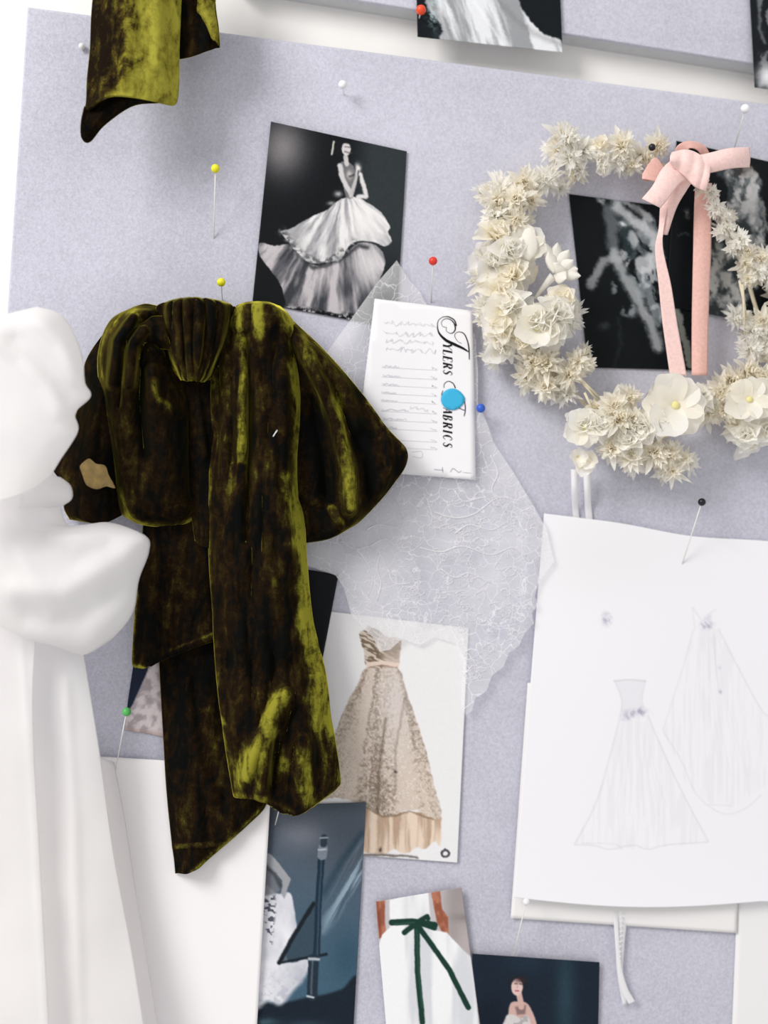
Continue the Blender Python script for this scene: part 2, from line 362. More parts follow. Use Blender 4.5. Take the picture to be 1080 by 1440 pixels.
def paint_ballgown(X, Y):
    Z = lambda p: z(340, 160, 3.176, p)
    c = base(X, (14, 17, 21))
    c = comp(c, (50, 56, 60), sst(470, 520, X + (Y - 300) * 0.1) * sst(470, 330, Y) * .9)
    c = comp(c, (128, 124, 126), blob(X, Y, 398, 208, 34, 42) * .95)
    c = comp(c, (30, 34, 38), blob(X, Y, 540, 400, 30, 60) * .6)
    low = smooth(Z([(80, 578), (150, 590), (210, 585), (260, 620), (330, 680), (430, 650), (520, 580), (600, 590), (640, 650), (615, 740), (560, 830), (500, 905), (420, 890), (350, 880), (300, 895), (210, 865), (170, 760), (120, 690), (80, 630)]))
    mk = poly(X, Y, low, .9)
    ang = np.arctan2(X - 478, Y - 250)
    f = fbm(ang * 16, np.hypot(X - 478, Y - 250) * .02, 3, 4); f = np.clip((f - .28) / .42, 0, 1)
    lc = comp(base(X, (58, 60, 66)), (192, 186, 190), f)
    lc = comp(lc, (226, 222, 224), blob(X, Y, 520, 370, 26, 34) * .8)
    c = comp(c, (0, 0, 0), mk); c = c + lc * mk[..., None]
    c = comp(c, (28, 30, 34), line(X, Y, Z([(250, 625), (320, 690), (370, 680), (440, 650), (520, 590), (560, 600)]), 5, 3) * .75)
    up = smooth(Z([(490, 368), (560, 395), (620, 440), (662, 505), (650, 530), (672, 570), (640, 592), (610, 580), (560, 570), (510, 572), (470, 600), (440, 655), (380, 662), (310, 668), (240, 610), (195, 560), (175, 525), (225, 512), (300, 465), (380, 430), (430, 390)]))
    mk = poly(X, Y, up, .8); ang = np.arctan2(X - 485, Y - 262)
    f = fbm(ang * 11, np.hypot(X - 485, Y - 262) * .03, 9, 4); f = np.clip((f - .25) / .4, 0, 1)
    uc = comp(base(X, (140, 140, 145)), (228, 226, 227), f); uc = comp(uc, (238, 236, 236), blob(X, Y, 515, 315, 26, 30) * .9)
    uc = comp(uc, (90, 90, 96), (1 - sst(395, 440, X)) * .55 * f)
    c = comp(c, (0, 0, 0), mk); c = c + uc * mk[..., None]
    n = fbm(X * .22, Y * .3, 12, 3); e = np.exp(-(seg_dist(X, Y, Z([(180, 525), (215, 575), (270, 630), (340, 665), (400, 650), (460, 610), (500, 575)])) / 5) ** 2)
    c = comp(c, (215, 213, 212), e * sst(.45, .65, n) * .6); c = comp(c, (50, 52, 56), e * sst(.5, .38, n) * .6)
    e = np.exp(-(seg_dist(X, Y, Z([(210, 870), (300, 885), (360, 900), (430, 910), (490, 905), (450, 940)])) / 5) ** 2); n = fbm(X * .3, Y * .3, 2, 3)
    c = comp(c, (175, 172, 176), e * sst(.5, .62, n)); c = comp(c, (14, 14, 18), e * sst(.5, .42, n))
    c = comp(c, (120, 118, 120), poly(X, Y, smooth(Z([(440, 225), (470, 215), (500, 240), (505, 300), (500, 370), (465, 372), (455, 320)])), 1) * .9)
    c = comp(c, (215, 212, 212), blob(X, Y, 491, 246, 4, 6) * .8); c = comp(c, (40, 42, 46), line(X, Y, Z([(480, 280), (500, 272)]), 2.5, 1.5) * .8)
    c = comp(c, (196, 193, 194), line(X, Y, Z([(462, 190), (468, 225)]), 6.5, 1.2)); c = comp(c, (205, 202, 203), line(X, Y, Z([(436, 232), (450, 290), (488, 362)]), 6.5, 1.5)); c = comp(c, (188, 185, 186), line(X, Y, Z([(488, 358), (508, 300), (518, 245)]), 5.5, 1.5))
    c = comp(c, (216, 213, 214), line(X, Y, Z([(528, 270), (545, 320), (556, 370), (520, 372)]), 6, 1.5)); c = comp(c, (222, 220, 220), blob(X, Y, 503.5, 236, 4, 6)); c = comp(c, (60, 60, 64), line(X, Y, Z([(524, 280), (514, 330)]), 2, 1) * .7)
    c = comp(c, (24, 24, 28), blob(X, Y, 481, 207, 8, 8)); c = comp(c, (206, 203, 203), sst(1.15, .85, np.hypot((X - 487) / 6, (Y - 210) / 8.5))); c = comp(c, (70, 68, 70), line(X, Y, Z([(460, 168), (490, 176)]), 2, 1) * .6)
    c = comp(c, (20, 22, 26), line(X, Y, Z([(440, 140), (430, 180)]), 3, 1.5)); c = comp(c, (40, 40, 44), line(X, Y, Z([(462, 150), (485, 150)]), 1.6, .8) * .6)
    c = comp(c, (190, 190, 180), line(X, Y, Z([(413, 125), (402, 182)]), 2.6, .8))
    c = comp(c, (30, 32, 36), line(X, Y, Z([(520, 255), (515, 320)]), 2, 1) * .7)
    c = comp(c, (170, 170, 172), blob(X, Y, 475.5, 273, 5, 4)); c = comp(c, (140, 140, 142), blob(X, Y, 466, 286, 6, 3))
    return grain(c, X, Y, 4)
print_('photograph', [(381, 171), (572, 213), (557, 462), (355, 424)], paint_ballgown,
       lambda U, V: 1.2 + 3.5 * (1 - U) * (1 - V) ** 2 + 1.5 * np.sin(U * 3.1) * (1 - V), 1.0, 'black and white photograph of a woman in a tiered white ballgown', warp=1.1)

def paint_train(X, Y):
    Z = lambda p: z(560, 0, 4, p)
    c = base(X, (17, 23, 28)); c = comp(c, (60, 74, 78), blob(X, Y, 614, 46, 7, 9) * .5)
    dr = smooth(Z([(150, -300), (170, -100), (155, 0), (170, 60), (215, 110), (250, 170), (236, 240), (400, 330), (940, 330), (925, 235), (860, 205), (800, 180), (740, 120), (690, 30), (640, -100), (560, -300)]))
    mk = poly(X, Y, dr, 1.5); s = (X - 640 - (Y + 40) * .35) ; f = fbm(s * .07, Y * .008, 4, 4)
    dc = comp(base(X, (150, 152, 156)), (224, 226, 230), sst(.35, .6, f)); dc = comp(dc, (120, 120, 122), line(X, Y, Z([(560, 0), (640, 90), (760, 190), (920, 250)]), 6, 6) * .45)
    dc = comp(dc, (236, 238, 240), line(X, Y, Z([(420, 0), (500, 120), (590, 260)]), 3, 3) * .8); dc = comp(dc, (232, 234, 238), line(X, Y, Z([(390, 20), (430, 240)]), 3, 3) * .7)
    c = comp(c, (0, 0, 0), mk) + dc * mk[..., None]
    n = fbm(X * .3, Y * .3, 6, 3); c = comp(c, (170, 190, 192), blob(X, Y, 609, 18, 7, 20) * sst(.45, .6, n))
    return grain(c, X, Y, 4)
print_('photograph', [(583, -120), (784, -98), (791, 74), (587, 52)], paint_train, lambda U, V: 1.2 + 1.2 * V, 1.2, 'dark photograph of a white gown train at the top edge between the two boards')

def paint_corner(X, Y):
    c = base(X, (22, 26, 30)); n = fbm(X * .08, Y * .05, 21, 4)
    c = comp(c, (150, 152, 156), sst(.5, .62, n) * .7 * sst(1062, 1072, X)); c = comp(c, (226, 226, 230), blob(X, Y, 1078, 108, 13, 15)); c = comp(c, (120, 124, 128), line(X, Y, [(1066, -20), (1068, 40), (1076, 60)], 4, 2) * .7)
    return grain(c, X, Y, 4)
print_('photograph', [(1050, -80), (1150, -66), (1160, 137), (1061, 123)], paint_corner, lambda U, V: 1.2 + 3 * V * (1 - U), 1.5, 'dark print cut off by the top right corner of the picture')

def paint_drapes(X, Y):
    Z = lambda p: z(790, 260, 5.143, p)
    c = base(X, (13, 18, 21)); n = fbm(X * .07, Y * .05, 31, 5); n2 = fbm((X - Y * .6) * .09, (Y + X * .4) * .03, 34, 4)
    mk = poly(X, Y, smooth(Z([(240, 85), (420, 95), (600, 200), (700, 300), (740, 600), (720, 1000), (640, 960), (560, 850), (480, 640), (430, 520), (380, 480), (380, 300), (320, 180)])), 3)
    c = comp(c, (112, 120, 124), mk * sst(.35, .6, n2)); c = comp(c, (190, 195, 200), mk * sst(.55, .68, n) * .8)
    c = comp(c, (96, 102, 106), poly(X, Y, smooth(Z([(300, 170), (370, 150), (400, 300), (410, 480), (350, 500), (320, 350)])), 5) * .9)
    c = comp(c, (40, 52, 56), poly(X, Y, smooth(Z([(400, 230), (470, 260), (500, 330), (540, 470), (500, 550), (440, 430)])), 3) * .85)
    c = comp(c, (196, 200, 204), line(X, Y, Z([(400, 150), (520, 270), (660, 370), (680, 420)]), 13, 5) * .85)
    c = comp(c, (150, 152, 154), poly(X, Y, smooth(Z([(480, 120), (560, 150), (640, 250), (560, 230)])), 3) * .7)
    c = comp(c, (150, 152, 156), line(X, Y, Z([(420, 530), (290, 560), (250, 640), (210, 730)]), 12, 4) * .85)
    c = comp(c, (168, 172, 176), line(X, Y, Z([(380, 500), (440, 640), (560, 860), (640, 1000), (700, 1170)]), 15, 5) * .85)
    c = comp(c, (205, 208, 212), poly(X, Y, smooth(Z([(540, 540), (650, 500), (660, 620), (560, 640)])), 3) * .8)
    c = comp(c, (205, 208, 212), poly(X, Y, smooth(Z([(480, 340), (550, 360), (540, 440), (500, 450)])), 3) * .7); c = comp(c, (220, 222, 226), blob(X, Y, 874, 315, 6, 4))
    c = comp(c, (140, 146, 150), poly(X, Y, smooth(Z([(380, 700), (520, 820), (520, 960), (400, 900)])), 5) * sst(.45, .6, n) * .9)
    c = comp(c, (40, 46, 50), line(X, Y, Z([(400, 960), (430, 1150), (370, 1320)]), 4, 3) * .7); c = comp(c, (50, 56, 60), blob(X, Y, 849, 458, 7, 5))
    c = comp(c, (140, 140, 138), line(X, Y, Z([(840, 450), (940, 465)]), 7, 2) * .8); c = comp(c, (70, 74, 76), line(X, Y, Z([(890, 480), (910, 600), (870, 700), (850, 670)]), 5, 3) * .7)
    c = comp(c, (120, 124, 118), line(X, Y, Z([(790, 800), (850, 950), (930, 1300)]), 9, 2)); c = comp(c, (170, 172, 172), blob(X, Y, 965, 300, 3, 4) * .8)
    return grain(c, X, Y, 3)
print_('photograph', [(800, 273), (965, 294), (990, 521), (827, 517)], paint_drapes, lambda U, V: 1.0 + .4 * U, 1.2, 'black print of pale draped statues seen through the ring of flowers', warp=3.5)
def paint_coat(X, Y):
    Z = lambda p: z(900, 150, 4.117, p)
    c = base(X, (14, 18, 21)); n = fbm(X * .09, Y * .06, 41, 5)
    mk = poly(X, Y, smooth(Z([(440, 360), (620, 350), (690, 420), (700, 560), (720, 800), (700, 1000), (560, 1180), (400, 1190), (410, 900), (420, 700), (520, 500)])), 4)
    c = comp(c, (100, 106, 108), mk); c = comp(c, (176, 176, 176), mk * sst(.45, .62, n)); c = comp(c, (40, 46, 50), mk * sst(.48, .38, n) * .8)
    c = comp(c, (190, 190, 190), poly(X, Y, smooth(Z([(620, 480), (680, 520), (690, 700), (640, 700)])), 4) * .6); c = comp(c, (150, 150, 150), line(X, Y, Z([(700, 560), (741, 720)]), 5, 3) * .8)
    c = comp(c, (60, 66, 70), line(X, Y, Z([(215, 740), (290, 742)]), 2, 1.5)); c = comp(c, (120, 124, 124), blob(X, Y, 965, 299, 3, 5) * .8)
    c = comp(c, (60, 50, 44), blob(X, Y, 1045, 240, 16, 8) * .6)
    return grain(c, X, Y, 3)
print_('photograph', [(951, 198), (1120, 236), (1108, 462), (937, 431)], paint_coat, lambda U, V: 2.4 + 2 * (1 - V), 1.3, 'dark print of a grey embroidered coat behind the right side of the flowers', warp=5)

def paint_laceprint(X, Y):
    Z = lambda p: z(420, 830, 3.6, p)
    c = base(X, (233, 232, 234)); n = fbm(X * .35, Y * .35, 51, 4); sp = vn(X * .55, Y * .55, 53)
    def put(c, pts, fn, soft=1.2):
        mk = poly(X, Y, smooth(Z(pts), 80), soft); return comp(c, (0, 0, 0), mk) + fn * mk[..., None]
    fold = fbm((X - 545) / (np.maximum(Y - 840, 20)) * 16, Y * .004, 55, 3)
    un = comp(base(X, (186, 160, 138)), (228, 208, 190), sst(.35, .6, fbm(X * .12, Y * .01, 58, 3)))
    c = put(c, [(330, 1080), (500, 1120), (700, 1130), (722, 1200), (715, 1290), (690, 1270), (640, 1310), (600, 1300), (540, 1332), (480, 1310), (430, 1335), (330, 1325), (250, 1300)], un, 1.5)
    sk = comp(base(X, (138, 122, 108)), (208, 194, 182), sst(.3, .62, fold * .55 + n * .45)); sk = comp(sk, (108, 92, 78), sst(.6, .75, sp) * .55 * sst(540, 470, X)); sk = comp(sk, (236, 226, 216), sst(.68, .8, sp) * .5)
    sk = comp(sk, (212, 206, 206), blob(X, Y, 556, 985, 26, 70) * .6); sk = comp(sk, (84, 72, 62), line(X, Y, Z([(440, 650), (410, 900), (400, 1130)]), 3, 3) * .6); sk = comp(sk, (100, 88, 82), line(X, Y, Z([(540, 540), (490, 800), (488, 1020)]), 2.5, 2.5) * .4)
    c = put(c, [(350, 385), (500, 388), (540, 500), (590, 640), (640, 800), (690, 1000), (722, 1135), (680, 1155), (620, 1120), (540, 1115), (490, 1135), (420, 1140), (340, 1095), (200, 1050), (60, 1060), (100, 900), (180, 730), (240, 580), (300, 470)], sk)
    c = comp(c, (110, 92, 74), line(X, Y, Z([(345, 1100), (420, 1145), (490, 1140), (560, 1120), (680, 1158)]), 2.5, 1.5) * .6)
    bo = comp(base(X, (120, 104, 88)), (205, 192, 180), sst(.4, .58, vn((X + Y * .6) * .12, (Y - X * .5) * .5, 57))); bo = comp(bo, (196, 180, 170), sst(532, 545, X) * .8)
    c = put(c, [(305, 228), (330, 205), (350, 180), (400, 200), (450, 235), (515, 250), (510, 320), (498, 385), (352, 388), (330, 310)], bo, 1)
    c = comp(c, (224, 205, 192), line(X, Y, Z([(350, 380), (420, 366), (500, 378)]), 6, 1)); c = comp(c, (150, 120, 104), line(X, Y, Z([(352, 392), (420, 380), (500, 390)]), 1.6, 1) * .6)
    c = comp(c, (70, 62, 56), line(X, Y, Z([(330, 1338), (480, 1342), (600, 1352)]), 3, 2) * .8)
    d = np.hypot(X - 626, Y - 1200); c = comp(c, (84, 84, 90), sst(7.5, 6, d) * sst(2.4, 4, d)); c = comp(c, (60, 50, 46), blob(X, Y, 535, 1195, 2, 3)); c = comp(c, (70, 62, 58), blob(X, Y, 556, 1085, 2.5, 2))
    return grain(c, X, Y, 3)
print_('photograph', [(440, 857), (659, 883), (643, 1213), (415, 1196)], paint_laceprint, lambda U, V: 1.0 + 1.0 * U * V + 0 * U, 1.0, 'glossy print of a beige strapless lace ballgown on white', warp=1.4)

def paint_black(X, Y): return grain(base(X, (20, 22, 26)), X, Y, 3)
print_('photograph', [(330, 784), (476, 808), (437, 1016), (318, 1000)], paint_black, lambda U, V: 2.2 + 0 * U, 4, 'plain black print edge showing right of the hanging velvet tail')

def paint_scrap(X, Y):
    n = fbm(X * .12, Y * .12, 61, 4); c = comp(base(X, (168, 158, 162)), (214, 204, 206), sst(.35, .62, n))
    c = comp(c, (172, 140, 132), line(X, Y, [(176, 1028), (205, 1031), (240, 1036)], 8, 5) * .5)
    c = comp(c, (28, 36, 56), poly(X, Y, [(185, 920), (214, 920), (207, 945), (186, 992), (180, 1000), (176, 985)], 1)); return grain(c, X, Y, 3)
o = fill('picture_cutout', [(190, 918), (262, 920), (262, 1040), (233, 1037), (205, 1031), (175, 1027), (180, 985)], 2.0, lambda X, Y: B + 1.6 + 0 * X, M_print, paint=paint_scrap, thick=.3)
tag(o, 'cut out scrap of a greyish pink lace skirt beside the green pin', 'picture')

def paint_pole(X, Y):
    Z = lambda p: z(340, 1110, 4.363, p)
    t_ = sst(1120, 1400, Y)[..., None]; c = base(X, (84, 92, 104)) * (1 - t_) + base(X, (66, 94, 114)) * t_
    c = comp(c, (136, 140, 152), blob(X, Y, 425, 1172, 32, 22) * .75); c = comp(c, (58, 62, 72), sst(400, 376, X) * sst(1230, 1130, Y) * .8); c = comp(c, (62, 72, 80), blob(X, Y, 480, 1130, 50, 10) * .7)
    s = (X - 455) * .45 + (Y - 1290) * .25; f = fbm(s * .5, (X - Y) * .01, 71, 3); bm = poly(X, Y, Z([(500, 870), (510, 800), (745, 300), (760, 560), (600, 740)]), 12)
    c = comp(c, (150, 170, 186), bm * sst(.4, .65, f)); c = comp(c, (38, 60, 76), line(X, Y, Z([(500, 640), (620, 430), (745, 270)]), 8, 7) * .7)
    c = comp(c, (44, 74, 92), blob(X, Y, 490, 1345, 25, 40) * .6)
    c = comp(c, (24, 34, 46), poly(X, Y, smooth(Z([(60, 1320), (240, 1310), (400, 1275), (520, 1255), (620, 1220), (720, 1170), (760, 1700), (0, 1700)])), 3))
    c = comp(c, (70, 96, 106), blob(X, Y, 372, 1437, 18, 6) * .8); c = comp(c, (60, 80, 96), blob(X, Y, 430, 1440, 30, 6) * .5)
    f = fbm(X * .05, Y * .03, 74, 3)[..., None]; fur = fbm(X * .2, Y * .2, 76, 3)
    mk = poly(X, Y, smooth(Z([(90, 620), (220, 640), (300, 640), (325, 760), (333, 870), (270, 990), (300, 1060), (395, 1040), (410, 1100), (370, 1180), (320, 1230), (240, 1320), (160, 1300), (60, 1310)]), 80), 1.5 + 3 * sst(1340, 1390, Y) * 1)
    c = comp(c, (0, 0, 0), mk) + (base(X, (178, 180, 192)) * (1 - f) + base(X, (245, 245, 250)) * f) * mk[..., None]
    c = comp(c, (150, 154, 170), mk * sst(1350, 1400, Y) * sst(.45, .7, fur) * .35)
    c = comp(c, (120, 122, 128), poly(X, Y, smooth(Z([(100, 480), (200, 500), (230, 620), (130, 650), (90, 600)])), 2) * .8)
    c = comp(c, (156, 158, 164), poly(X, Y, Z([(130, 380), (180, 400), (225, 450), (300, 548), (262, 672), (240, 640), (250, 560), (200, 510), (130, 470)]), 1.2)); c = comp(c, (60, 62, 70), line(X, Y, Z([(130, 455), (200, 520), (235, 590)]), 5, 3) * .8)
    e = poly(X, Y, Z([(110, 680), (205, 650), (205, 760), (185, 950), (160, 940), (140, 800)]), 3) * sst(.5, .6, fbm(X * .25, Y * .3, 79, 2)); c = comp(c, (60, 62, 74), e * .85)
    c = comp(c, (52, 68, 80), poly(X, Y, Z([(240, 1050), (440, 700), (490, 640), (480, 1020)]), 1) * .75); c = comp(c, (24, 32, 40), line(X, Y, Z([(228, 1062), (330, 880), (440, 700)]), 6, 1.5)); c = comp(c, (24, 32, 40), line(X, Y, Z([(228, 1062), (420, 1028), (520, 1010)]), 4, 1.5))
    c = comp(c, (30, 46, 62), line(X, Y, Z([(490, 400), (470, 700), (458, 1030)]), 9.5, 1)); c = comp(c, (74, 96, 116), line(X, Y, Z([(492, 400), (474, 700), (462, 1030)]), 2, 1.5) * .7)
    c = comp(c, (128, 138, 150), line(X, Y, Z([(498, 360), (492, 405)]), 13, 1)); c = comp(c, (50, 62, 76), line(X, Y, Z([(505, 295), (502, 335)]), 9, 1)); c = comp(c, (170, 180, 190), line(X, Y, Z([(480, 300), (525, 296)]), 2, 1)); c = comp(c, (190, 196, 204), line(X, Y, Z([(470, 370), (515, 366)]), 2.2, 1))
    c = comp(c, (34, 48, 62), line(X, Y, Z([(440, 1040), (432, 1265)]), 15, 1)); c = comp(c, (84, 96, 108), line(X, Y, Z([(434, 1050), (426, 1255)]), 2.5, 1.5)); c = comp(c, (180, 186, 194), line(X, Y, Z([(412, 1040), (470, 1042)]), 4, 1.5)); c = comp(c, (190, 196, 204), line(X, Y, Z([(402, 1268), (440, 1276)]), 2.5, 1))
    return grain(c, X, Y, 4)
print_('photograph', [(352, 1134), (515, 1128), (494, 1500), (330, 1500)], paint_pole, lambda U, V: 1.6 + 2 * np.exp(-(V / .08) ** 2) * U, 1.1, 'blue grey print of a dark pole and a white feathery gown', warp=0.8)

def paint_green(X, Y):
    Z = lambda p: z(340, 1100, 2.842, p)
    c = base(X, (196, 190, 194)); c = comp(c, (158, 150, 150), sst(610, 640, X)); c = comp(c, (196, 186, 186), blob(X, Y, 655, 1330, 16, 40) * .6); c = comp(c, (120, 112, 112), blob(X, Y, 652, 1290, 18, 6) * .5)
    n = fbm(X * .1, Y * .06, 81, 3)
    for pts in ([(536, 476), (572, 472), (572, 560), (580, 610), (548, 625)], [(757, 440), (792, 434), (800, 505), (824, 540), (826, 610), (800, 600), (780, 560)]):
        mk = poly(X, Y, Z(pts), 1.2); c = comp(c, (150, 88, 66), mk); c = comp(c, (196, 132, 106), mk * sst(.4, .65, n) * .7); c = comp(c, (116, 56, 44), mk * line(X, Y, Z([(540, 480), (556, 620)]), 4, 3) * .6)
    dr = Z([(590, 470), (660, 452), (745, 440), (752, 520), (760, 590), (820, 600), (880, 665), (920, 700), (940, 900), (1000, 1400), (560, 1400), (560, 800), (545, 660), (560, 610), (592, 580)])
    mk = poly(X, Y, dr, 1.2); f = fbm((X - 580) * .05, Y * .006, 84, 3)
    dc = comp(base(X, (214, 216, 222)), (242, 243, 245), sst(.3, .6, f)); c = comp(c, (0, 0, 0), mk) + dc * mk[..., None]
    g = (26, 58, 48)
    for pts, wd in (([(600, 560), (680, 556), (770, 570)], 9), ([(700, 570), (702, 760), (722, 960)], 8), ([(705, 575), (760, 650), (830, 750), (905, 900)], 7.5), ([(700, 560), (650, 600)], 8), ([(700, 560), (740, 535), (745, 545)], 7), ([(700, 560), (770, 582)], 7)):
        c = comp(c, g, line(X, Y, Z(pts), wd, .9))
    c = comp(c, (60, 104, 86), line(X, Y, Z([(700, 590), (706, 760), (722, 900)]), 2, 1.5) * .5); c = comp(c, (70, 110, 92), line(X, Y, Z([(610, 566), (690, 560)]), 1.5, 1.2) * .5)
    return grain(c, X, Y, 3)
print_('photograph', [(528, 1268), (649, 1248), (683, 1500), (548, 1500)], paint_green, lambda U, V: 2.8 + 2.0 * (1 - V) ** 3, 1.1, 'colour print of a white dress tied with a dark green ribbon belt', warp=0.5)

def paint_singer(X, Y):
    Z = lambda p: z(640, 1220, 2.4545, p)
    c = base(X, (24, 36, 50)); c = comp(c, (46, 72, 84), blob(X, Y, 795, 1400, 14, 80) * .7); c = comp(c, (18, 24, 36), blob(X, Y, 690, 1430, 25, 30) * .7); c = comp(c, (34, 52, 66), blob(X, Y, 740, 1350, 30, 20) * .6)
    n = fbm(X * .2, Y * .2, 91, 3); sk = (206, 172, 164)
    c = comp(c, sk, poly(X, Y, smooth(Z([(190, 470), (225, 462), (250, 470), (268, 500), (282, 540), (300, 640), (160, 640), (180, 540)])), 1.2)); c = comp(c, (92, 72, 72), poly(X, Y, Z([(206, 480), (245, 474), (242, 505), (212, 508)]), 2) * .6)
    c = comp(c, sk, line(X, Y, Z([(220, 430), (228, 480)]), 8, 1)); c = comp(c, (30, 24, 26), blob(X, Y, 728, 1382, 9, 8)); c = comp(c, (222, 192, 186), sst(1.1, .85, np.hypot((X - 727) / 8.3, (Y - 1388) / 12)))
    c = comp(c, (60, 40, 42), blob(X, Y, 732, 1378, 9, 4) * .8); c = comp(c, (60, 44, 46), line(X, Y, Z([(206, 400), (214, 400)]), 1.5, .8) * .8); c = comp(c, (60, 44, 46), line(X, Y, Z([(222, 401), (231, 402)]), 1.5, .8) * .8); c = comp(c, (160, 50, 60), line(X, Y, Z([(208, 424), (220, 425)]), 1.8, .8) * .8); c = comp(c, (160, 120, 116), line(X, Y, Z([(216, 405), (214, 415)]), 1, .8) * .7)
    c = comp(c, (210, 206, 206), poly(X, Y, smooth(Z([(172, 520), (200, 508), (225, 520), (248, 510), (262, 545), (270, 640), (150, 640)])), 1.2)); c = comp(c, (150, 146, 150), poly(X, Y, Z([(172, 520), (250, 510), (260, 640), (150, 640)]), 1) * sst(.5, .65, n) * .6)
    return grain(c, X, Y, 4)
print_('photograph', [(664, 1341), (843, 1353), (840, 1500), (672, 1500)], paint_singer, lambda U, V: 2.0 + 1.5 * (1 - V) ** 2 + 1.2 * np.sin(3.14 * U), 1.1, 'dark blue print of a bare shouldered person in a pale top', warp=0.6)

# ------------------------------------------------------------------ sheets of paper
def paint_sketch(X, Y):
    Z = lambda p: z(700, 680, 1.8947, p)
    c = base(X, (240, 239, 244)); c = comp(c, (232, 230, 234), blob(X, Y, 830, 780, 110, 60) * .6)
    def ln(c, pts, wd=1.6, a=.5, col=(196, 195, 204)): return comp(c, col, line(X, Y, [tuple(q) for q in crom(Z(pts), 14)], wd, 1.5) * a * .62)
    st = fbm(X * .25, Y * .02, 95, 3)
    for sk in ([(325, 625), (400, 620), (480, 800), (560, 955), (380, 975), (205, 960), (280, 790)], [(520, 390), (590, 390), (700, 600), (720, 800), (600, 880), (500, 800), (440, 660)]):
        c = comp(c, (222, 221, 228), poly(X, Y, Z(sk), 2) * sst(.4, .65, st) * .3)
    c = comp(c, (226, 225, 232), poly(X, Y, Z([(312, 527), (392, 527), (383, 580), (392, 612), (326, 620), (330, 580)]), 1.5) * .6)
    c = ln(c, [(310, 526), (350, 523), (393, 526)], 1.8, .8, (180, 178, 188)); c = ln(c, [(312, 527), (330, 575), (327, 620)]); c = ln(c, [(393, 527), (384, 575), (393, 610)])
    c = ln(c, [(325, 625), (300, 720), (262, 850), (205, 960)], 1.7, .6); c = ln(c, [(400, 618), (430, 690), (490, 820), (560, 952)], 1.7, .6)
    c = ln(c, [(205, 962), (260, 965), (300, 975), (360, 962), (400, 975), (450, 962), (560, 955)], 1.6, .6); c = ln(c, [(225, 958), (310, 960), (330, 975)], 1.2, .5)
    for i in range(9): c = ln(c, [(336 + i * 7, 635), (322 + i * 12, 720 + 20 * (i % 3)), (290 + i * 20, 860 + 25 * (i % 2))], 1.1, .28)
    c = ln(c, [(520, 330), (545, 365), (560, 350), (580, 335)], 1.3, .55); c = ln(c, [(518, 330), (525, 390)], 1.2, .5); c = ln(c, [(520, 392), (490, 500), (440, 655)], 1.4, .45); c = ln(c, [(588, 388), (640, 490), (700, 600), (722, 622)], 1.7, .55)
    c = ln(c, [(440, 660), (490, 740), (530, 830), (600, 880), (660, 865), (700, 830)], 1.4, .5); c = ln(c, [(560, 855), (620, 858)], 1.2, .4); c = ln(c, [(575, 400), (580, 480), (590, 560)], 1.5, .55); c = ln(c, [(560, 400), (562, 520)], 1.2, .4)
    for i in range(8): c = ln(c, [(535 + i * 6, 410), (525 + i * 12, 560 + 20 * (i % 3)), (510 + i * 22, 760 + 20 * (i % 2))], 1.1, .22)
    n = fbm(X * .2, Y * .2, 97, 3)
    for cx, cy, rx, ry in ((365, 612, 26, 9), (340, 625, 10, 7), (380, 605, 12, 8), (556, 378, 16, 10), (290, 360, 12, 14), (560, 360, 8, 8), (590, 490, 4, 5), (592, 555, 4, 5)):
        x, y = Z([(cx, cy)])[0]; b_ = blob(X, Y, x, y, rx / 1.9, ry / 1.9); c = comp(c, (206, 204, 222), b_ * .6); c = comp(c, (158, 156, 172), b_ * sst(.5, .62, n) * .7)
    return c
sheet3 = print_('paper_sheet', [(1040, 1180), (1150, 1186), (1130, 1500), (1027, 1500)], lambda X, Y: base(X, (238, 237, 238)), lambda U, V: .8 + 0 * U, 8, 'blank white sheet at the bottom right below the sketch', 'paper', 'white sheets on the board', M_sketch)
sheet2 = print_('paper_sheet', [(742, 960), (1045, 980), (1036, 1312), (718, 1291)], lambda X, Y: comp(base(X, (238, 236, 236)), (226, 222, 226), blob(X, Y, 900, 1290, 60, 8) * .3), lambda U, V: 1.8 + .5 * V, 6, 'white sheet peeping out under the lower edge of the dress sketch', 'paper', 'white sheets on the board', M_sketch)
def bez(U): return U
tl, tr, br, bl = map(np.array, ((765., 722.), (1110., 764.), (1105., 1268.), (722., 1262.)))
nu, nv = 260, 400
U, V = np.meshgrid(np.linspace(0, 1, nu), np.linspace(0, 1, nv)); u = U[..., None]; v = V[..., None]
G = (tl * (1 - u) + tr * u) * (1 - v) + (bl * (1 - u) + br * u) * v
X = G[..., 0]; Y = G[..., 1] + (1 - V) * 8 * np.sin(np.pi * U) ** 2 * sst(.2, .7, U) + V * 11 * np.sin(np.pi * np.clip(U * 1.1, 0, 1))
o = mesh('paper_sheet', P(X, Y, B + 3.4 + 5 * V ** 6 + 2.5 * (1 - U) * V ** 3 + 1.5 * np.sin(U * 5) * (1 - V)), grid_faces(nv, nu), M_sketch, cols=lin(np.clip(paint_sketch(X, Y), 0, 250)))
solid(o, .4); tag(o, 'large white sheet with faint pencil sketches of two strapless gowns', 'drawing')
print_('paper_sheet', [(-60, 1052), (383, 1078), (358, 1500), (-90, 1500)], lambda X, Y: base(X, (244, 241, 243)), lambda U, V: 3.2 + 1.5 * (U ** 8) + 1.0 * np.sin(V * 4), 5, 'big blank white sheet at the lower left behind the pointed velvet tail', 'paper', 'white sheets on the board', M_sketch)

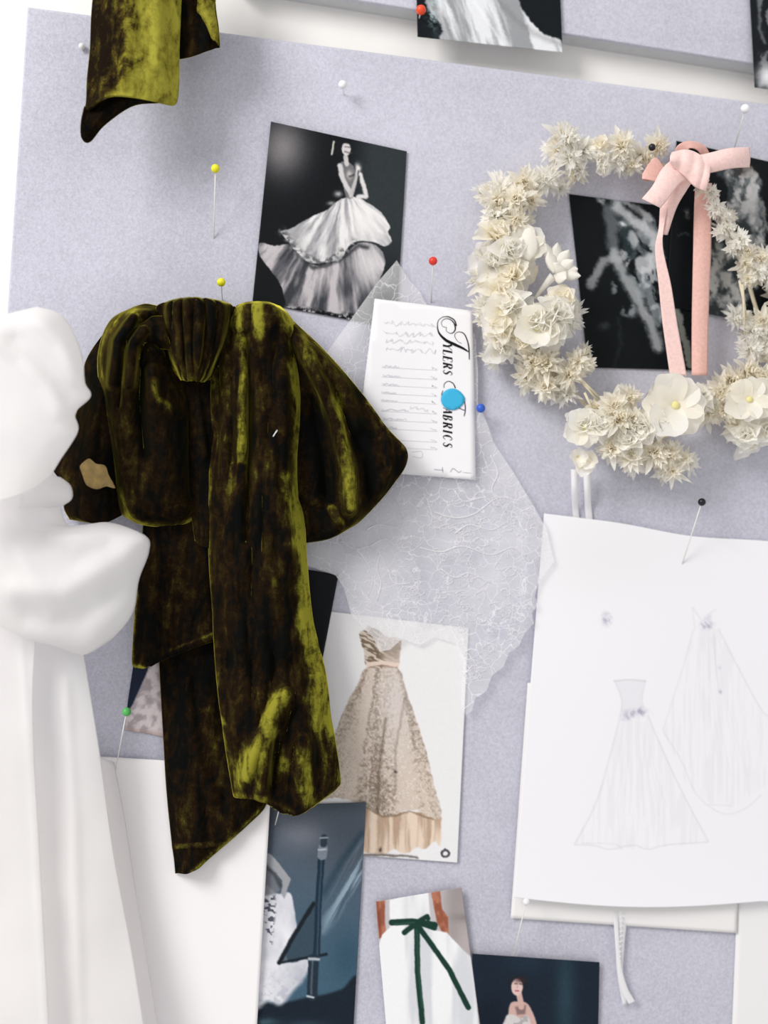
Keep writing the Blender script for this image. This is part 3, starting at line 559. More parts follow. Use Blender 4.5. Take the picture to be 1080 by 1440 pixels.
# ------------------------------------------------------------------ lace piece
LACE = [(558, 366), (574, 392), (590, 410), (604, 436), (640, 446), (668, 470), (672, 520), (672, 566), (684, 592), (694, 622), (722, 664), (746, 704), (768, 742), (779, 790), (758, 818), (752, 838), (756, 852), (748, 862), (751, 876), (738, 890), (730, 908), (716, 918), (708, 938), (692, 950), (684, 972), (668, 982), (664, 1000), (655, 1006), (648, 985), (652, 930), (640, 905), (612, 896), (590, 908), (566, 898), (548, 914), (534, 916), (524, 896), (508, 880), (494, 864), (484, 828), (472, 809), (440, 798), (400, 790), (390, 700), (430, 600), (462, 492), (500, 440), (530, 398)]
def lace_d(X, Y):
    d = B + 4.6 + 1.2 * np.sin(X * .03 + Y * .012) + 1.6 * fbm(X * .012, Y * .012, 3)
    d = d + ridge(X, Y, [(560, 690), (580, 760), (590, 880)], 1.5, 12) + ridge(X, Y, [(500, 780), (560, 800), (700, 760), (760, 790)], 1.2, 18)
    d = d + 2.0 * np.exp(-(seg_dist(X, Y, [(684, 592), (722, 664), (768, 742)]) / 14) ** 2)
    return np.where(X > 735, np.maximum(d, B + 7.8), d)
o = fill('lace_fabric', LACE, 6, lace_d, M_lace, thick=0)
tag(o, 'piece of sheer white floral lace hanging below and behind the fabric tag', 'lace')
# corded veins lying on the lace
vs = []; fs = []; rnd = random.Random(5)
def cord_(pts, r):
    p = crom(pts, len(pts) * 6); xs, ys = p[:, 0], p[:, 1]
    pp = P(xs, ys, lace_d(xs, ys) + .35); a, b = tube([Vector(q) for q in pp.tolist()], [r * (1 - .5 * i / len(pp)) for i in range(len(pp))], 5)
    k = len(vs); vs.extend(a); fs.extend([tuple(i + k for i in f) for f in b])
for pts in ([(478, 760), (500, 772), (520, 768), (534, 778), (545, 800), (560, 812)], [(500, 772), (515, 790), (524, 815), (518, 838)], [(520, 768), (540, 758), (556, 766), (566, 762)], [(534, 778), (530, 800), (536, 820), (530, 845)], [(545, 800), (555, 820), (578, 820)],
            [(610, 720), (640, 728), (668, 722), (700, 700), (730, 705)], [(590, 770), (620, 776), (650, 768), (690, 780), (720, 770), (740, 782)], [(640, 750), (660, 738), (690, 745), (712, 735)], [(600, 700), (608, 728), (600, 742)],
            [(620, 800), (640, 812), (660, 806), (690, 820)], [(515, 745), (530, 738), (555, 742), (572, 752)], [(690, 640), (700, 665), (692, 690), (712, 720)], [(640, 690), (652, 705), (680, 700), (700, 712)]):
    cord_(pts, .00052)
for i in range(150):
    x = rnd.uniform(560, 760); y = rnd.uniform(690, 990)
    if not inside(np.array([x]), np.array([y]), LACE)[0] or seg_dist(np.array([x]), np.array([y]), LACE, True)[0] < 12: continue
    r_ = rnd.uniform(3.5, 9); a0 = rnd.uniform(0, 6); k_ = rnd.randint(4, 6)
    cord_([(x + r_ * (1 + .35 * math.sin(t_ * k_ * .5)) * math.cos(a0 + t_), y + r_ * .8 * math.sin(a0 + t_)) for t_ in np.linspace(0, rnd.uniform(3.5, 6.2), 9)], .00033)
cords = mesh('lace_cords', vs, fs, M_ribbon_w, o); cords['kind'] = 'stuff'

# ------------------------------------------------------------------ fabric tag with lettering and sticker
TG = [(527, 420), (664, 437), (669, 675), (552, 663)]
tagd = lambda X, Y: B + 9.0 + 1.4 * sst(600, 527, X) + 0 * Y
troot = thing('fabric_tag', 'white card tag with black script lettering pinned over the lace', 'tag', PV(600, 550, B + 9))
o = fill('card', [(527, 420), (595, 428), (664, 437), (667, 550), (669, 675), (610, 670), (500, 662), (512, 540)], 8, tagd, M_paper, troot, thick=.5)
def ink(name, strokes, mat, parent, lift=.25, df=tagd, close=False):
    vs = []; fs = []
    for s in strokes:
        p = crom(s, max(4, (len(s) - 1) * 6)) if len(s) > 2 else np.linspace(s[0], s[1], 3)
        x, y, w_ = p[:, 0], p[:, 1], np.maximum(p[:, 2], .25); tx = np.gradient(x); ty = np.gradient(y); L = np.hypot(tx, ty) + 1e-9; nx, ny = -ty / L, tx / L
        a = P(x + nx * w_ / 2, y + ny * w_ / 2, df(x, y) + lift); b = P(x - nx * w_ / 2, y - ny * w_ / 2, df(x, y) + lift)
        k = len(vs); n = len(x); vs.extend(a.tolist()); vs.extend(b.tolist())
        fs.extend([(k + i, k + i + 1, k + n + i + 1, k + n + i) for i in range(n - 1)])
    return mesh(name, vs, fs, mat, parent, smooth_=False)
ZT = lambda p: [(510 + q[0] / 4.965, 400 + q[1] / 4.965, q[2] / 4.965) for q in p]
TH, TN = .21, .06
GL = {'Y': [[(0, 1, TH), (.3, .5, TH)], [(.7, 1, TN), (.3, .5, TN)], [(.3, .5, TH), (.3, 0, TH)], [(.12, 0, TN), (.48, 0, TN)]],
      'L': [[(.12, 1, TH), (.12, 0, TH)], [(.0, 1, TN), (.28, 1, TN)], [(0, 0, TN), (.55, 0, TN), (.6, .25, TN)]],
      'E': [[(.12, 1, TH), (.12, 0, TH)], [(0, 1, TN), (.58, 1, TN), (.58, .78, TN)], [(.12, .5, TN), (.42, .5, TN)], [(0, 0, TN), (.58, 0, TN), (.62, .22, TN)]],
      'R': [[(.12, 1, TH), (.12, 0, TH)], [(.1, 1, TN), (.45, 1, .09), (.58, .76, TH), (.42, .52, .08), (.12, .52, TN)], [(.34, .52, TH), (.66, 0, TH)], [(0, 0, TN), (.26, 0, TN)]],
      'S': [[(.52, .8, TN), (.38, 1, TN), (.12, .88, .12), (.14, .66, .15), (.42, .42, TH), (.46, .16, .13), (.24, 0, TN), (.02, .2, TN)]],
      'A': [[(.0, 0, TN), (.38, 1, TN)], [(.38, 1, TH), (.62, 0, TH)], [(.14, .36, TN), (.52, .36, TN)]],
      'B': [[(.12, 1, TH), (.12, 0, TH)], [(.1, 1, TN), (.42, 1, .08), (.52, .78, .14), (.36, .54, TN), (.12, .54, TN)], [(.36, .54, TN), (.58, .3, TH), (.4, 0, .08), (.0, 0, TN)]],
      'I': [[(.15, 1, TH), (.15, 0, TH)], [(.02, 1, TN), (.3, 1, TN)], [(.02, 0, TN), (.3, 0, TN)]],
      'C': [[(.56, .74, TN), (.4, 1, TN), (.12, .84, .12), (.04, .5, TH), (.14, .14, .12), (.38, 0, TN), (.58, .24, TN)]]}
def word(txt, y0, adv, x0, h, sl=.28):
    out = []; a = y0
    for ch, ad in zip(txt, adv):
        for s in GL[ch]: out.append(ZT([(x0 + b * h, a + (q + sl * b * .9) * 52 - 8, t_ * 62) for q, b, t_ in s]))
        a += ad
    return out
st = word('YLERS', 418, (44, 44, 46, 50, 40), 562, 62)
st += [ZT(s) for s in ([(585, 300, 3), (558, 292, 3), (550, 262, 3), (575, 240, 4), (610, 244, 6), (640, 275, 9), (645, 318, 9), (618, 342, 5), (585, 325, 3), (585, 300, 3)],
                       [(560, 226, 4), (530, 250, 4), (522, 290, 6), (534, 340, 12), (580, 388, 20), (640, 418, 20), (700, 446, 16), (738, 470, 8)],
                       [(560, 226, 4), (600, 226, 7), (640, 250, 9), (655, 290, 8)],
                       [(690, 412, 3), (662, 395, 3), (642, 355, 4), (665, 332, 4), (705, 342, 7), (730, 390, 8), (742, 450, 9), (745, 525, 6)])]
ink('lettering', st, M_ink, troot)
st = word('ABRICS', 868, (48, 52, 54, 34, 52, 44), 562, 62)
st += [ZT(s) for s in ([(566, 722, 4), (572, 692, 4), (600, 676, 5), (632, 692, 7), (648, 724, 8)], [(690, 780, 4), (712, 822, 6), (716, 880, 7), (708, 920, 5)], [(560, 740, 4), (552, 770, 5), (560, 800, 5)], [(660, 858, 5), (712, 880, 5)])]
ink('lettering', st, M_ink, troot)
rnd = random.Random(3); st = []; rows = []
def scrib(x0, y0, x1, y1, amp, wd, n):
    pts = []
    for i in range(n):
        t_ = i / (n - 1); q = rnd.choice((.25, .4, .6, 1.0)); sg = 1 if i % 2 else -1
        pts.append((x0 + (x1 - x0) * t_ + rnd.uniform(-1.6, 1.6) * (x1 - x0) / n, y0 + (y1 - y0) * t_ + amp * q * sg, wd * rnd.uniform(.6, 1.3)))
    return pts
for yb, lab in ((575, 250), (640, 248), (700, 250), (757, 232), (812, 240), (880, 318), (942, 300), (1002, 238), (1078, 150), (1130, 300)):
    st.append(ZT([(130, yb + 4, 2.5), (330, yb + 14, 2.5), (520, yb + 24, 2.5)])); rows.append(ZT(scrib(135, yb - 6, lab, yb + 2, 7, 5, 14)))
    rows.append(ZT(scrib(480, yb + 4, 512, yb + 18, 6, 5, 5)))
for yb in (275, 345, 395, 455): rows.append(ZT(scrib(150, yb - 8, 505, yb + 12, 18, 3.5, 22)))
rows.append(ZT(scrib(340, 858, 460, 880, 16, 3.5, 12))); rows.append(ZT([(345, 1170, 4), (410, 1165, 4), (412, 1210, 4), (350, 1200, 4)]))
ink('printed_rows', st, M_faint, troot)
ink('handwriting', rows, M_faint, troot)
ink('handwriting', [ZT(s) for s in ([(500, 1292, 5), (560, 1297, 5)], [(556, 1275, 5), (560, 1312, 5)], [(612, 1310, 4), (630, 1285, 5), (655, 1300, 5), (670, 1312, 5), (690, 1300, 4)], [(700, 1312, 3), (760, 1318, 3)])], M_pencil, troot)
a = np.linspace(0, 2 * math.pi, 40, endpoint=False)
stk = [(636 + 15.8 * math.cos(t_) + (2.2 * max(0, math.cos(t_)) ** 8), 561.5 + 15.2 * math.sin(t_)) for t_ in a]
fill('sticker', stk, 4, lambda X, Y: tagd(X, Y) + .7, M_sticker, troot, thick=.3)

# ------------------------------------------------------------------ olive velvet bow
vroot = thing('velvet_bow', 'large crumpled olive green velvet bow with long tails hanging in the middle', 'bow', PV(300, 480, B))
wr = lambda X, Y, s=1.0, a=1.0, seed=0: 1.3 * a * (fbm(X * .055 * s, Y * .010 * s, seed, 2) - .5) * 6
def prof(U, p=3.0): return 1 - np.abs(2 * U - 1) ** p
# back loop, far left and dark
cloth('loop', [[(222, 462), (190, 440), (160, 450)], [(215, 520), (160, 500), (121, 506)][::-1][::-1], [(215, 570), (160, 560), (113, 560)], [(215, 630), (150, 620), (92, 622)], [(200, 680), (140, 672), (74, 664)], [(195, 700), (140, 705), (88, 694)], [(190, 715), (140, 735), (90, 716)], [(180, 708), (140, 734), (98, 731)]],
      lambda U, V, X, Y: B + 9 + 26 * prof(U, 2.2) * sst(0, .3, V) * (1 - .6 * V ** 8) + wr(X, Y, 1, 1.1, 3) + ridge(X, Y, [(150, 520), (130, 600), (120, 680)], 4, 9), 60, 90, M_velvet_dark, vroot, 1.5, {'painted_nap_sheen': lambda U, V, X, Y: .4 * sst(.93, 1, V)})  # rim highlight painted along the bottom edge
fill('lining', [(113, 655), (125, 645), (135, 652), (148, 655), (153, 668), (162, 686), (150, 684), (136, 688), (122, 682), (116, 668)], 2.2, lambda X, Y: B + 41 + 3 * fbm(X * .12, Y * .12, 9), M_lining, vroot, thick=.6, sm=40)['label'] = 'gold brown shiny patch of lining'
# right loop
def gl(X, Y, pts, wd, a=1.0): return a * np.exp(-(seg_dist(X, Y, pts) / wd) ** 2)
def nap_sheen_right(U, V, X, Y):  # sheen on fold crests and rim, shade in hollows, painted as colour
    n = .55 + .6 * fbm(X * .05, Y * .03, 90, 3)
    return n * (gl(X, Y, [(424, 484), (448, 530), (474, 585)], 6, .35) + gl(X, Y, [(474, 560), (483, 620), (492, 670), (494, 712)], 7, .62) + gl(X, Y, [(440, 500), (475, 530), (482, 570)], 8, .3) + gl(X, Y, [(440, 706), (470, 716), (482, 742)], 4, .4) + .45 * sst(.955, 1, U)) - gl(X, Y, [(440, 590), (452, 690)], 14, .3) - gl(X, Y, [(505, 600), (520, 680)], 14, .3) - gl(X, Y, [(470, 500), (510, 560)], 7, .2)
def nap_sheen_left(U, V, X, Y):  # painted rim and fold highlights, with hollows darkened as shade
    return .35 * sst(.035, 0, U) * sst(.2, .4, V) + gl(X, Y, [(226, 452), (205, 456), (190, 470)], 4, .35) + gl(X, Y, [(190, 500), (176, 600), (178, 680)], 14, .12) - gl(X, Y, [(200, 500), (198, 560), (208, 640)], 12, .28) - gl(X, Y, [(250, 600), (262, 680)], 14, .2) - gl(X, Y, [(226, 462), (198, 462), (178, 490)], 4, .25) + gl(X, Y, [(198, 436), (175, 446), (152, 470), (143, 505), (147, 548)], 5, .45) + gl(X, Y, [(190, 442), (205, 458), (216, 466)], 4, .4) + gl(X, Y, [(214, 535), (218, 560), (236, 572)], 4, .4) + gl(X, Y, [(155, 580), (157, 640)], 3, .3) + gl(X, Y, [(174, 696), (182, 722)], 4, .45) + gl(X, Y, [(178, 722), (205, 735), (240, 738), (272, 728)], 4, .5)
def nap_sheen_knot(U, V, X, Y): return .30 * sst(490, 522, Y) * sst(285, 268, X) + .22 * sst(285, 245, X) * np.clip(np.sin(U * 44 + 3 * fbm(U * 5, V * 4, 3) + .8), -.3, 1) - .05  # lit pleat crests and lower left painted into the colour
def d_right(U, V, X, Y):
    d = B + 8 + 30 * np.sin(np.pi * np.clip(U * .78 + .02, 0, 1)) * (1 - .75 * V ** 5)
    d += ridge(X, Y, [(420, 480), (452, 540), (476, 600), (488, 660), (492, 715)], 14, 9) + ridge(X, Y, [(440, 490), (480, 535), (500, 600)], 7, 9)
    d += ridge(X, Y, [(428, 700), (460, 706), (482, 740)], 4, 5) - ridge(X, Y, [(440, 560), (455, 640), (460, 700)], 8, 12) - ridge(X, Y, [(470, 560), (512, 660), (515, 700)], 6, 11) + ridge(X, Y, [(545, 620), (548, 660), (530, 690)], 4, 6)
    return d + wr(X, Y, 1, .7, 12)
cloth('loop', [[(330, 440), (360, 432), (385, 436), (400, 444)], [(345, 500), (390, 500), (425, 490), (452, 492)], [(350, 560), (410, 560), (460, 545), (506, 553)], [(355, 630), (420, 625), (490, 620), (545, 605)], [(360, 690), (430, 690), (505, 670), (573, 640)], [(365, 730), (440, 728), (500, 712), (548, 684)], [(375, 760), (430, 757), (470, 750), (508, 728)], [(380, 770), (425, 762), (455, 756), (483, 745)]], d_right, 110, 120, M_velvet, vroot, 1.5, {'painted_nap_sheen': nap_sheen_right})
# back tails
def d_bt(U, V, X, Y): return B + 6 + 9 * prof(U, 4) + wr(X, Y, 1, .8, 22) + ridge(X, Y, [(262, 960), (275, 1060), (300, 1120)], 3, 9) + ridge(X, Y, [(248, 1190), (275, 1189), (302, 1186)], 2.2, 2.5)
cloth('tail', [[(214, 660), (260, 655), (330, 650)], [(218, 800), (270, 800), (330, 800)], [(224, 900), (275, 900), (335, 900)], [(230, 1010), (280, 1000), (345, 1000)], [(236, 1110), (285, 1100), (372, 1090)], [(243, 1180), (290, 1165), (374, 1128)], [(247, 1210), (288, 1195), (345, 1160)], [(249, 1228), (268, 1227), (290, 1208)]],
      d_bt, 70, 160, M_velvet_dark, vroot, 1.4, {'painted_nap_sheen': lambda U, V, X, Y: gl(X, Y, [(250, 1190), (302, 1187)], 2, .35) + gl(X, Y, [(268, 1227), (320, 1180), (374, 1128)], 3, .5) + gl(X, Y, [(292, 1000), (300, 1060), (312, 1100)], 12, .22) + gl(X, Y, [(300, 1140), (310, 1150)], 8, .3)})  # seam, hem and fold highlights painted in
def d_bt2(U, V, X, Y): return B + 16 + 9 * prof(U, 4) + wr(X, Y, 1, 1, 27)
cloth('tail', [[(205, 640), (250, 640), (325, 640)], [(203, 740), (250, 740), (325, 740)], [(194, 830), (250, 825), (325, 820)], [(189, 900), (240, 890), (322, 880)], [(188, 930), (220, 922), (318, 893)], [(192, 938), (206, 939), (236, 915)]], d_bt2, 60, 100, M_velvet_dark, vroot, 1.4, {'painted_nap_sheen': lambda U, V, X, Y: gl(X, Y, [(194, 830), (189, 900), (188, 934), (208, 941)], 3, .6) + gl(X, Y, [(236, 915), (300, 890)], 2, .3) + gl(X, Y, [(250, 800), (240, 900)], 14, .14)})  # highlights painted along the left edge and hem
# left front loop
def d_left(U, V, X, Y):
    d = B + 22 + 26 * prof(U, 2.6) * (1 - .85 * V ** 7) * sst(-.05, .25, V) + 8 * (1 - V)
    d += ridge(X, Y, [(222, 440), (190, 442), (165, 480), (158, 540)], 9, 6) + ridge(X, Y, [(224, 474), (205, 464), (188, 482), (182, 540)], 9, 6) + ridge(X, Y, [(226, 496), (208, 488), (200, 510)], 6, 5)
    d -= ridge(X, Y, [(225, 458), (195, 455), (176, 490), (170, 570)], 8, 4); d -= ridge(X, Y, [(200, 490), (196, 560), (205, 640)], 7, 9)
    d += ridge(X, Y, [(214, 520), (216, 560), (232, 575), (240, 580)], 5, 6) + ridge(X, Y, [(178, 690), (184, 715), (200, 730)], 4, 5)
    return d + wr(X, Y, 1, .9, 33)
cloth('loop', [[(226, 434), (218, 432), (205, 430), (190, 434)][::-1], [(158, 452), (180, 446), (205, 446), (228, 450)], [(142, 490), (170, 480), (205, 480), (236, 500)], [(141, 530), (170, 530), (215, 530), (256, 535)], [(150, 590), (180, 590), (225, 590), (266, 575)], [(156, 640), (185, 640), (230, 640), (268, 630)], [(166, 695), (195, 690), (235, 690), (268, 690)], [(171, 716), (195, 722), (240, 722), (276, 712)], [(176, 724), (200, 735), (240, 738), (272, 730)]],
      d_left, 90, 130, M_velvet, vroot, 1.6, {'painted_nap_sheen': nap_sheen_left})
# roll of the left loop, tucked beside the knot
cloth('fold', [[(205, 455), (215, 447), (228, 446)], [(182, 470), (205, 460), (232, 462)], [(178, 490), (205, 474), (238, 478)], [(184, 500), (208, 488), (240, 490)]], lambda U, V, X, Y: B + 48 + 8 * np.sin(np.pi * V) + wr(X, Y, 1, .5, 2), 40, 36, M_velvet, vroot, 1.2)
# dark column between knot and front tail
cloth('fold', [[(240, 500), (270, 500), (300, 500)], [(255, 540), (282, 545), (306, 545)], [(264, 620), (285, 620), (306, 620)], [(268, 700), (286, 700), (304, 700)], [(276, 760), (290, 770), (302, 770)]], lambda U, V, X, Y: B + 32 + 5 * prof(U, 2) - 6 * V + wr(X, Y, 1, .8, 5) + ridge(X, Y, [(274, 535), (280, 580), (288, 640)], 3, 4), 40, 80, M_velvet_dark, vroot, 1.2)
# front tail; the bright right-hand edge is a highlight painted into the colour
def d_tail(U, V, X, Y):
    d = B + 30 + 22 * (1 - np.abs(2 * U - 1) ** 2.6 * 1.0) * (1 - .25 * V) + 4 * V
    d -= 4 * sst(.74, 1.0, U); d += 6 * np.exp(-(V / .05) ** 2) * 0
    d -= 22 * (1 - sst(0, .06, V))
    d -= ridge(X, Y, [(348, 470), (350, 540), (350, 640), (345, 760)], 9, 7) + ridge(X, Y, [(330, 470), (325, 560), (330, 650)], 4, 6)
    d += ridge(X, Y, [(342, 480), (341, 560), (340, 680)], 3, 3)
    d += ridge(X, Y, [(330, 450), (318, 480), (303, 510), (301, 600)], 4, 5)
    d += ridge(X, Y, [(345, 1095), (370, 1030), (392, 985), (402, 975)], 7, 7) + ridge(X, Y, [(368, 1120), (372, 1060), (382, 1020)], 7, 6) - ridge(X, Y, [(384, 1100), (395, 1040), (410, 1000)], 7, 9)
    d += ridge(X, Y, [(425, 1110), (420, 1080), (428, 1040)], 6, 7) - ridge(X, Y, [(330, 930), (380, 950), (430, 930)], 5, 20)
    d += ridge(X, Y, [(388, 700), (404, 740), (412, 800)], 4, 6)
    return d + wr(X, Y, 1.2, 1.5, 44) + 1.6 * (fbm(X * .045, Y * .03, 47, 2) - .5)
def nap_sheen_tail(U, V, X, Y):  # painted edge and fold highlights, with crush marks and random mottling
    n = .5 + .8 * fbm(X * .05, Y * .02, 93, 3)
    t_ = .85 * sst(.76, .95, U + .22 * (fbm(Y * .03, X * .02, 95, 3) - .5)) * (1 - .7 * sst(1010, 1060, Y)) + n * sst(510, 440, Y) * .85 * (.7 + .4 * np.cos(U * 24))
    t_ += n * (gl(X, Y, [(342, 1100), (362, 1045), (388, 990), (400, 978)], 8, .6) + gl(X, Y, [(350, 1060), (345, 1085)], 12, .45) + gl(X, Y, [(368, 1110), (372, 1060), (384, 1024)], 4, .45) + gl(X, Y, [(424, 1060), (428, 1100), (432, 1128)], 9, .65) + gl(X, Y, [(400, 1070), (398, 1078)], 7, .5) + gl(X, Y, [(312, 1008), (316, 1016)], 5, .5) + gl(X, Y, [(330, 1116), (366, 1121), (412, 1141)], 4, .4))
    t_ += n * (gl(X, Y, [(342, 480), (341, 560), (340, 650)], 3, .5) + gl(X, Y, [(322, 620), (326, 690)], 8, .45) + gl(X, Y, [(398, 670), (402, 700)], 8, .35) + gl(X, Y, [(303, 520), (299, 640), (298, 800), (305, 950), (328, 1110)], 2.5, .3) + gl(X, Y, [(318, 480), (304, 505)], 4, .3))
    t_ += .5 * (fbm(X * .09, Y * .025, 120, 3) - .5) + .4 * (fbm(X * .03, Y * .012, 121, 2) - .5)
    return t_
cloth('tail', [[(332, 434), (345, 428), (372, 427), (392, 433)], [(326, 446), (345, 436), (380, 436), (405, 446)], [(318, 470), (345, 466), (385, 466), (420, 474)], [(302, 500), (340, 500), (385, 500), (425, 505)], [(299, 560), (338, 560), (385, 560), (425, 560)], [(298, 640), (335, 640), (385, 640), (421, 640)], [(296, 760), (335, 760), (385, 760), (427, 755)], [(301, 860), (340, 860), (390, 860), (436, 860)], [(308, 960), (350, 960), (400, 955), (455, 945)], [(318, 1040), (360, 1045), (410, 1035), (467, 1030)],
                [(328, 1100), (366, 1106), (415, 1110), (476, 1090)], [(331, 1116), (368, 1121), (412, 1141), (472, 1106)], [(334, 1119), (370, 1125), (412, 1144), (440, 1131)]], d_tail, 130, 300, M_velvet, vroot, 1.8, {'painted_nap_sheen': nap_sheen_tail})
# knot, gathered into fine pleats
cloth('knot', [[(232, 427), (258, 421), (285, 421), (318, 427)], [(221, 436), (255, 428), (290, 428), (332, 436)], [(225, 468), (255, 465), (290, 465), (327, 470)], [(234, 500), (258, 500), (285, 500), (312, 500)], [(248, 524), (262, 524), (280, 524), (298, 526)], [(254, 533), (264, 534), (276, 534), (288, 536)]],
      lambda U, V, X, Y: B + 36 + 26 * prof(U, 2.4) * sst(-.35, .25, V) - 6 * V ** 4 + (2.6 * np.sin(U * 44 + 3 * fbm(U * 5, V * 4, 3)) + 2.4 * np.sin(U * 23 + 5 * fbm(U * 3, V * 3, 7))) * (1 - .4 * V) + wr(X, Y, 1.3, .7, 8), 120, 60, M_velvet, vroot, 1.4, {'painted_nap_sheen': nap_sheen_knot})
ln_ = mesh('lint', *tube([PV(384, 614, B + 55), PV(387, 609, B + 55.5), PV(390, 605, B + 55)], .0004, 6), M_paper, vroot)
ln_['label'] = 'white fleck of lint'

# upper velvet ribbon ends
uroot = thing('velvet_ribbon', 'bright olive green velvet ribbon end hanging in from the top left', 'ribbon', PV(200, -10, B))
def d_up(U, V, X, Y):
    d = B + 42 + 15 * prof(U, 2.5) + 10 * V ** 3 * (1 - U) + ridge(X, Y, [(180, -40), (182, 60), (176, 110)], 3, 14) + ridge(X, Y, [(222, -40), (222, 90)], 3, 10)
    return d + wr(X, Y, 1, .6, 52)
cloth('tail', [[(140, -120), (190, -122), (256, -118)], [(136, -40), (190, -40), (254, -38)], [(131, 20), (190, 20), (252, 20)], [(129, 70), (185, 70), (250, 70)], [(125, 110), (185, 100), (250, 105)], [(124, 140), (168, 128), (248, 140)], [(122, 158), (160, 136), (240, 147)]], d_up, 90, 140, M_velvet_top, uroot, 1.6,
      {'painted_nap_sheen': lambda U, V, X, Y: .45 * sst(.38, .62, U + .1 * (V - .5)) - .18 * sst(.5, .2, U) + .2 * sst(.8, 1, V) * sst(.3, .6, U)})  # sheen painted in: right side and hem lit, left side darker
# the underside of its turned hem
cloth('hem', [[(118, 150), (123, 153), (150, 141), (172, 128), (196, 124)], [(114, 168), (124, 172), (148, 154), (176, 138), (206, 134)], [(113, 186), (124, 190), (142, 168), (178, 143), (214, 138)], [(117, 196), (126, 197), (146, 174), (186, 147), (226, 142)]], lambda U, V, X, Y: B + 44 + 16 * np.sin(np.pi * V) * .4 + 8 * (1 - U) + 0 * V, 50, 24, M_velvet_dark, uroot, 1.4)
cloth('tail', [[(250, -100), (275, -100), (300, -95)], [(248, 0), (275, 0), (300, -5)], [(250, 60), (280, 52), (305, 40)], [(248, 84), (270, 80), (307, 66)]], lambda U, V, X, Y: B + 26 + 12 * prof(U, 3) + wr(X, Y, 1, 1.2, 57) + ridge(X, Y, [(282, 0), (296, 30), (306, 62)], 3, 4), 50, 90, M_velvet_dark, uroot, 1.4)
cloth('fold', [[(281, -60), (290, -60), (302, -60)], [(280, 0), (290, 0), (302, -4)], [(279, 14), (288, 16), (300, 8)], [(285, 22), (296, 38), (306, 50)], [(298, 50), (303, 58), (307, 64)]], lambda U, V, X, Y: B + 44 - 6 * V + 3 * prof(U, 2), 20, 40, M_velvet_top, uroot, 1.2, {'painted_nap_sheen': lambda U, V, X, Y: .3 + 0 * U})  # sheen of this fold painted as an even lift

# ------------------------------------------------------------------ white chiffon bow, close to the camera at the left
croot = thing('chiffon_bow', 'soft white chiffon bow and long sheer tails hanging down the left side', 'bow', PV(10, 640, B))
def soft(X, Y, seed, a=1, s=1): return a * 14 * (fbm(X * .012 * s, Y * .008 * s, seed, 2) - .5)
def d_cup(U, V, X, Y):
    d = B + 70 + 34 * np.sqrt(np.clip(1 - U ** 2.6, 0, 1)) * sst(-.1, .2, V)
    d += ridge(X, Y, [(-10, 478), (30, 500), (66, 540), (92, 590), (98, 610)], 4, 14) - ridge(X, Y, [(20, 482), (60, 515), (95, 560)], 3, 14) + ridge(X, Y, [(40, 440), (85, 480), (110, 530)], 4, 12)
    return d + soft(X, Y, 4, .6)
cloth('loop', [[(-90, 460), (-20, 450), (22, 440), (52, 433)], [(-90, 470), (-10, 452), (50, 440), (80, 441)], [(-90, 490), (0, 480), (60, 470), (98, 460)], [(-90, 530), (0, 520), (70, 510), (114, 500)], [(-90, 560), (0, 555), (75, 545), (118, 538)], [(-90, 590), (0, 580), (75, 570), (126, 557)], [(-90, 610), (0, 600), (70, 592), (104, 580)], [(-90, 640), (0, 630), (65, 618), (108, 606)], [(-90, 680), (0, 670), (50, 655), (84, 645)], [(-90, 720), (0, 705), (40, 690), (70, 668)]],
      d_cup, 80, 120, M_chiffon, croot, .8)
def d_lo(U, V, X, Y):
    d = B + 42 + 30 * np.sqrt(np.clip(1 - U ** 3, 0, 1)) * (1 - .45 * V ** 4) + 12 * sst(.3, .7, V) * (1 - V ** 6)
    d += ridge(X, Y, [(20, 830), (90, 830), (150, 790), (196, 762)], 4.5, 17) - ridge(X, Y, [(40, 868), (110, 872), (160, 835)], 3, 17) + ridge(X, Y, [(10, 740), (40, 810), (70, 860)], 3, 16) - ridge(X, Y, [(60, 765), (105, 790), (150, 775)], 4, 20)
    return d + soft(X, Y, 9, .5)
cloth('loop', [[(-80, 660), (0, 655), (50, 655), (74, 664)], [(-80, 690), (0, 680), (52, 680), (86, 684)], [(-80, 714), (0, 706), (50, 708), (84, 714)], [(-80, 735), (0, 730), (55, 735), (100, 742)], [(-80, 755), (0, 750), (90, 748), (152, 736)], [(-80, 782), (20, 772), (120, 757), (203, 754)], [(-60, 810), (40, 800), (130, 785), (208, 776)], [(-40, 850), (50, 845), (130, 835), (194, 815)], [(0, 880), (70, 880), (130, 875), (186, 860)], [(50, 900), (80, 903), (125, 905), (162, 892)], [(84, 905), (98, 915), (118, 919), (136, 911)]],
      d_lo, 90, 120, M_chiffon, croot, .8)
cloth('knot', [[(20, 672), (50, 668), (84, 672)], [(30, 690), (60, 684), (98, 684)], [(30, 706), (60, 702), (100, 700)], [(20, 722), (50, 716), (88, 710)]], lambda U, V, X, Y: B + 62 + 12 * np.sin(np.pi * V) * np.sqrt(np.clip(1 - U ** 4, 0, 1)), 30, 24, M_chiffon, croot, .8)
def d_p1(U, V, X, Y): return B + 58 + 6 * np.sin(U * 6 + 1.5 * V) * .5 + 6 * V + soft(X, Y, 14, .5) - 8 * U ** 3 + .4 * ridge(X, Y, [(22, 760), (34, 950), (48, 1150), (66, 1480)], 2.5, 6)
cloth('tail', [[(-140, 690), (-60, 690), (0, 695), (40, 700)], [(-140, 850), (-60, 850), (0, 850), (52, 850)], [(-140, 1000), (-60, 1000), (0, 1000), (46, 1000)], [(-140, 1200), (-60, 1200), (0, 1200), (56, 1200)], [(-140, 1500), (-60, 1500), (10, 1500), (72, 1500)]], d_p1, 70, 90, M_chiffon, croot, .5)
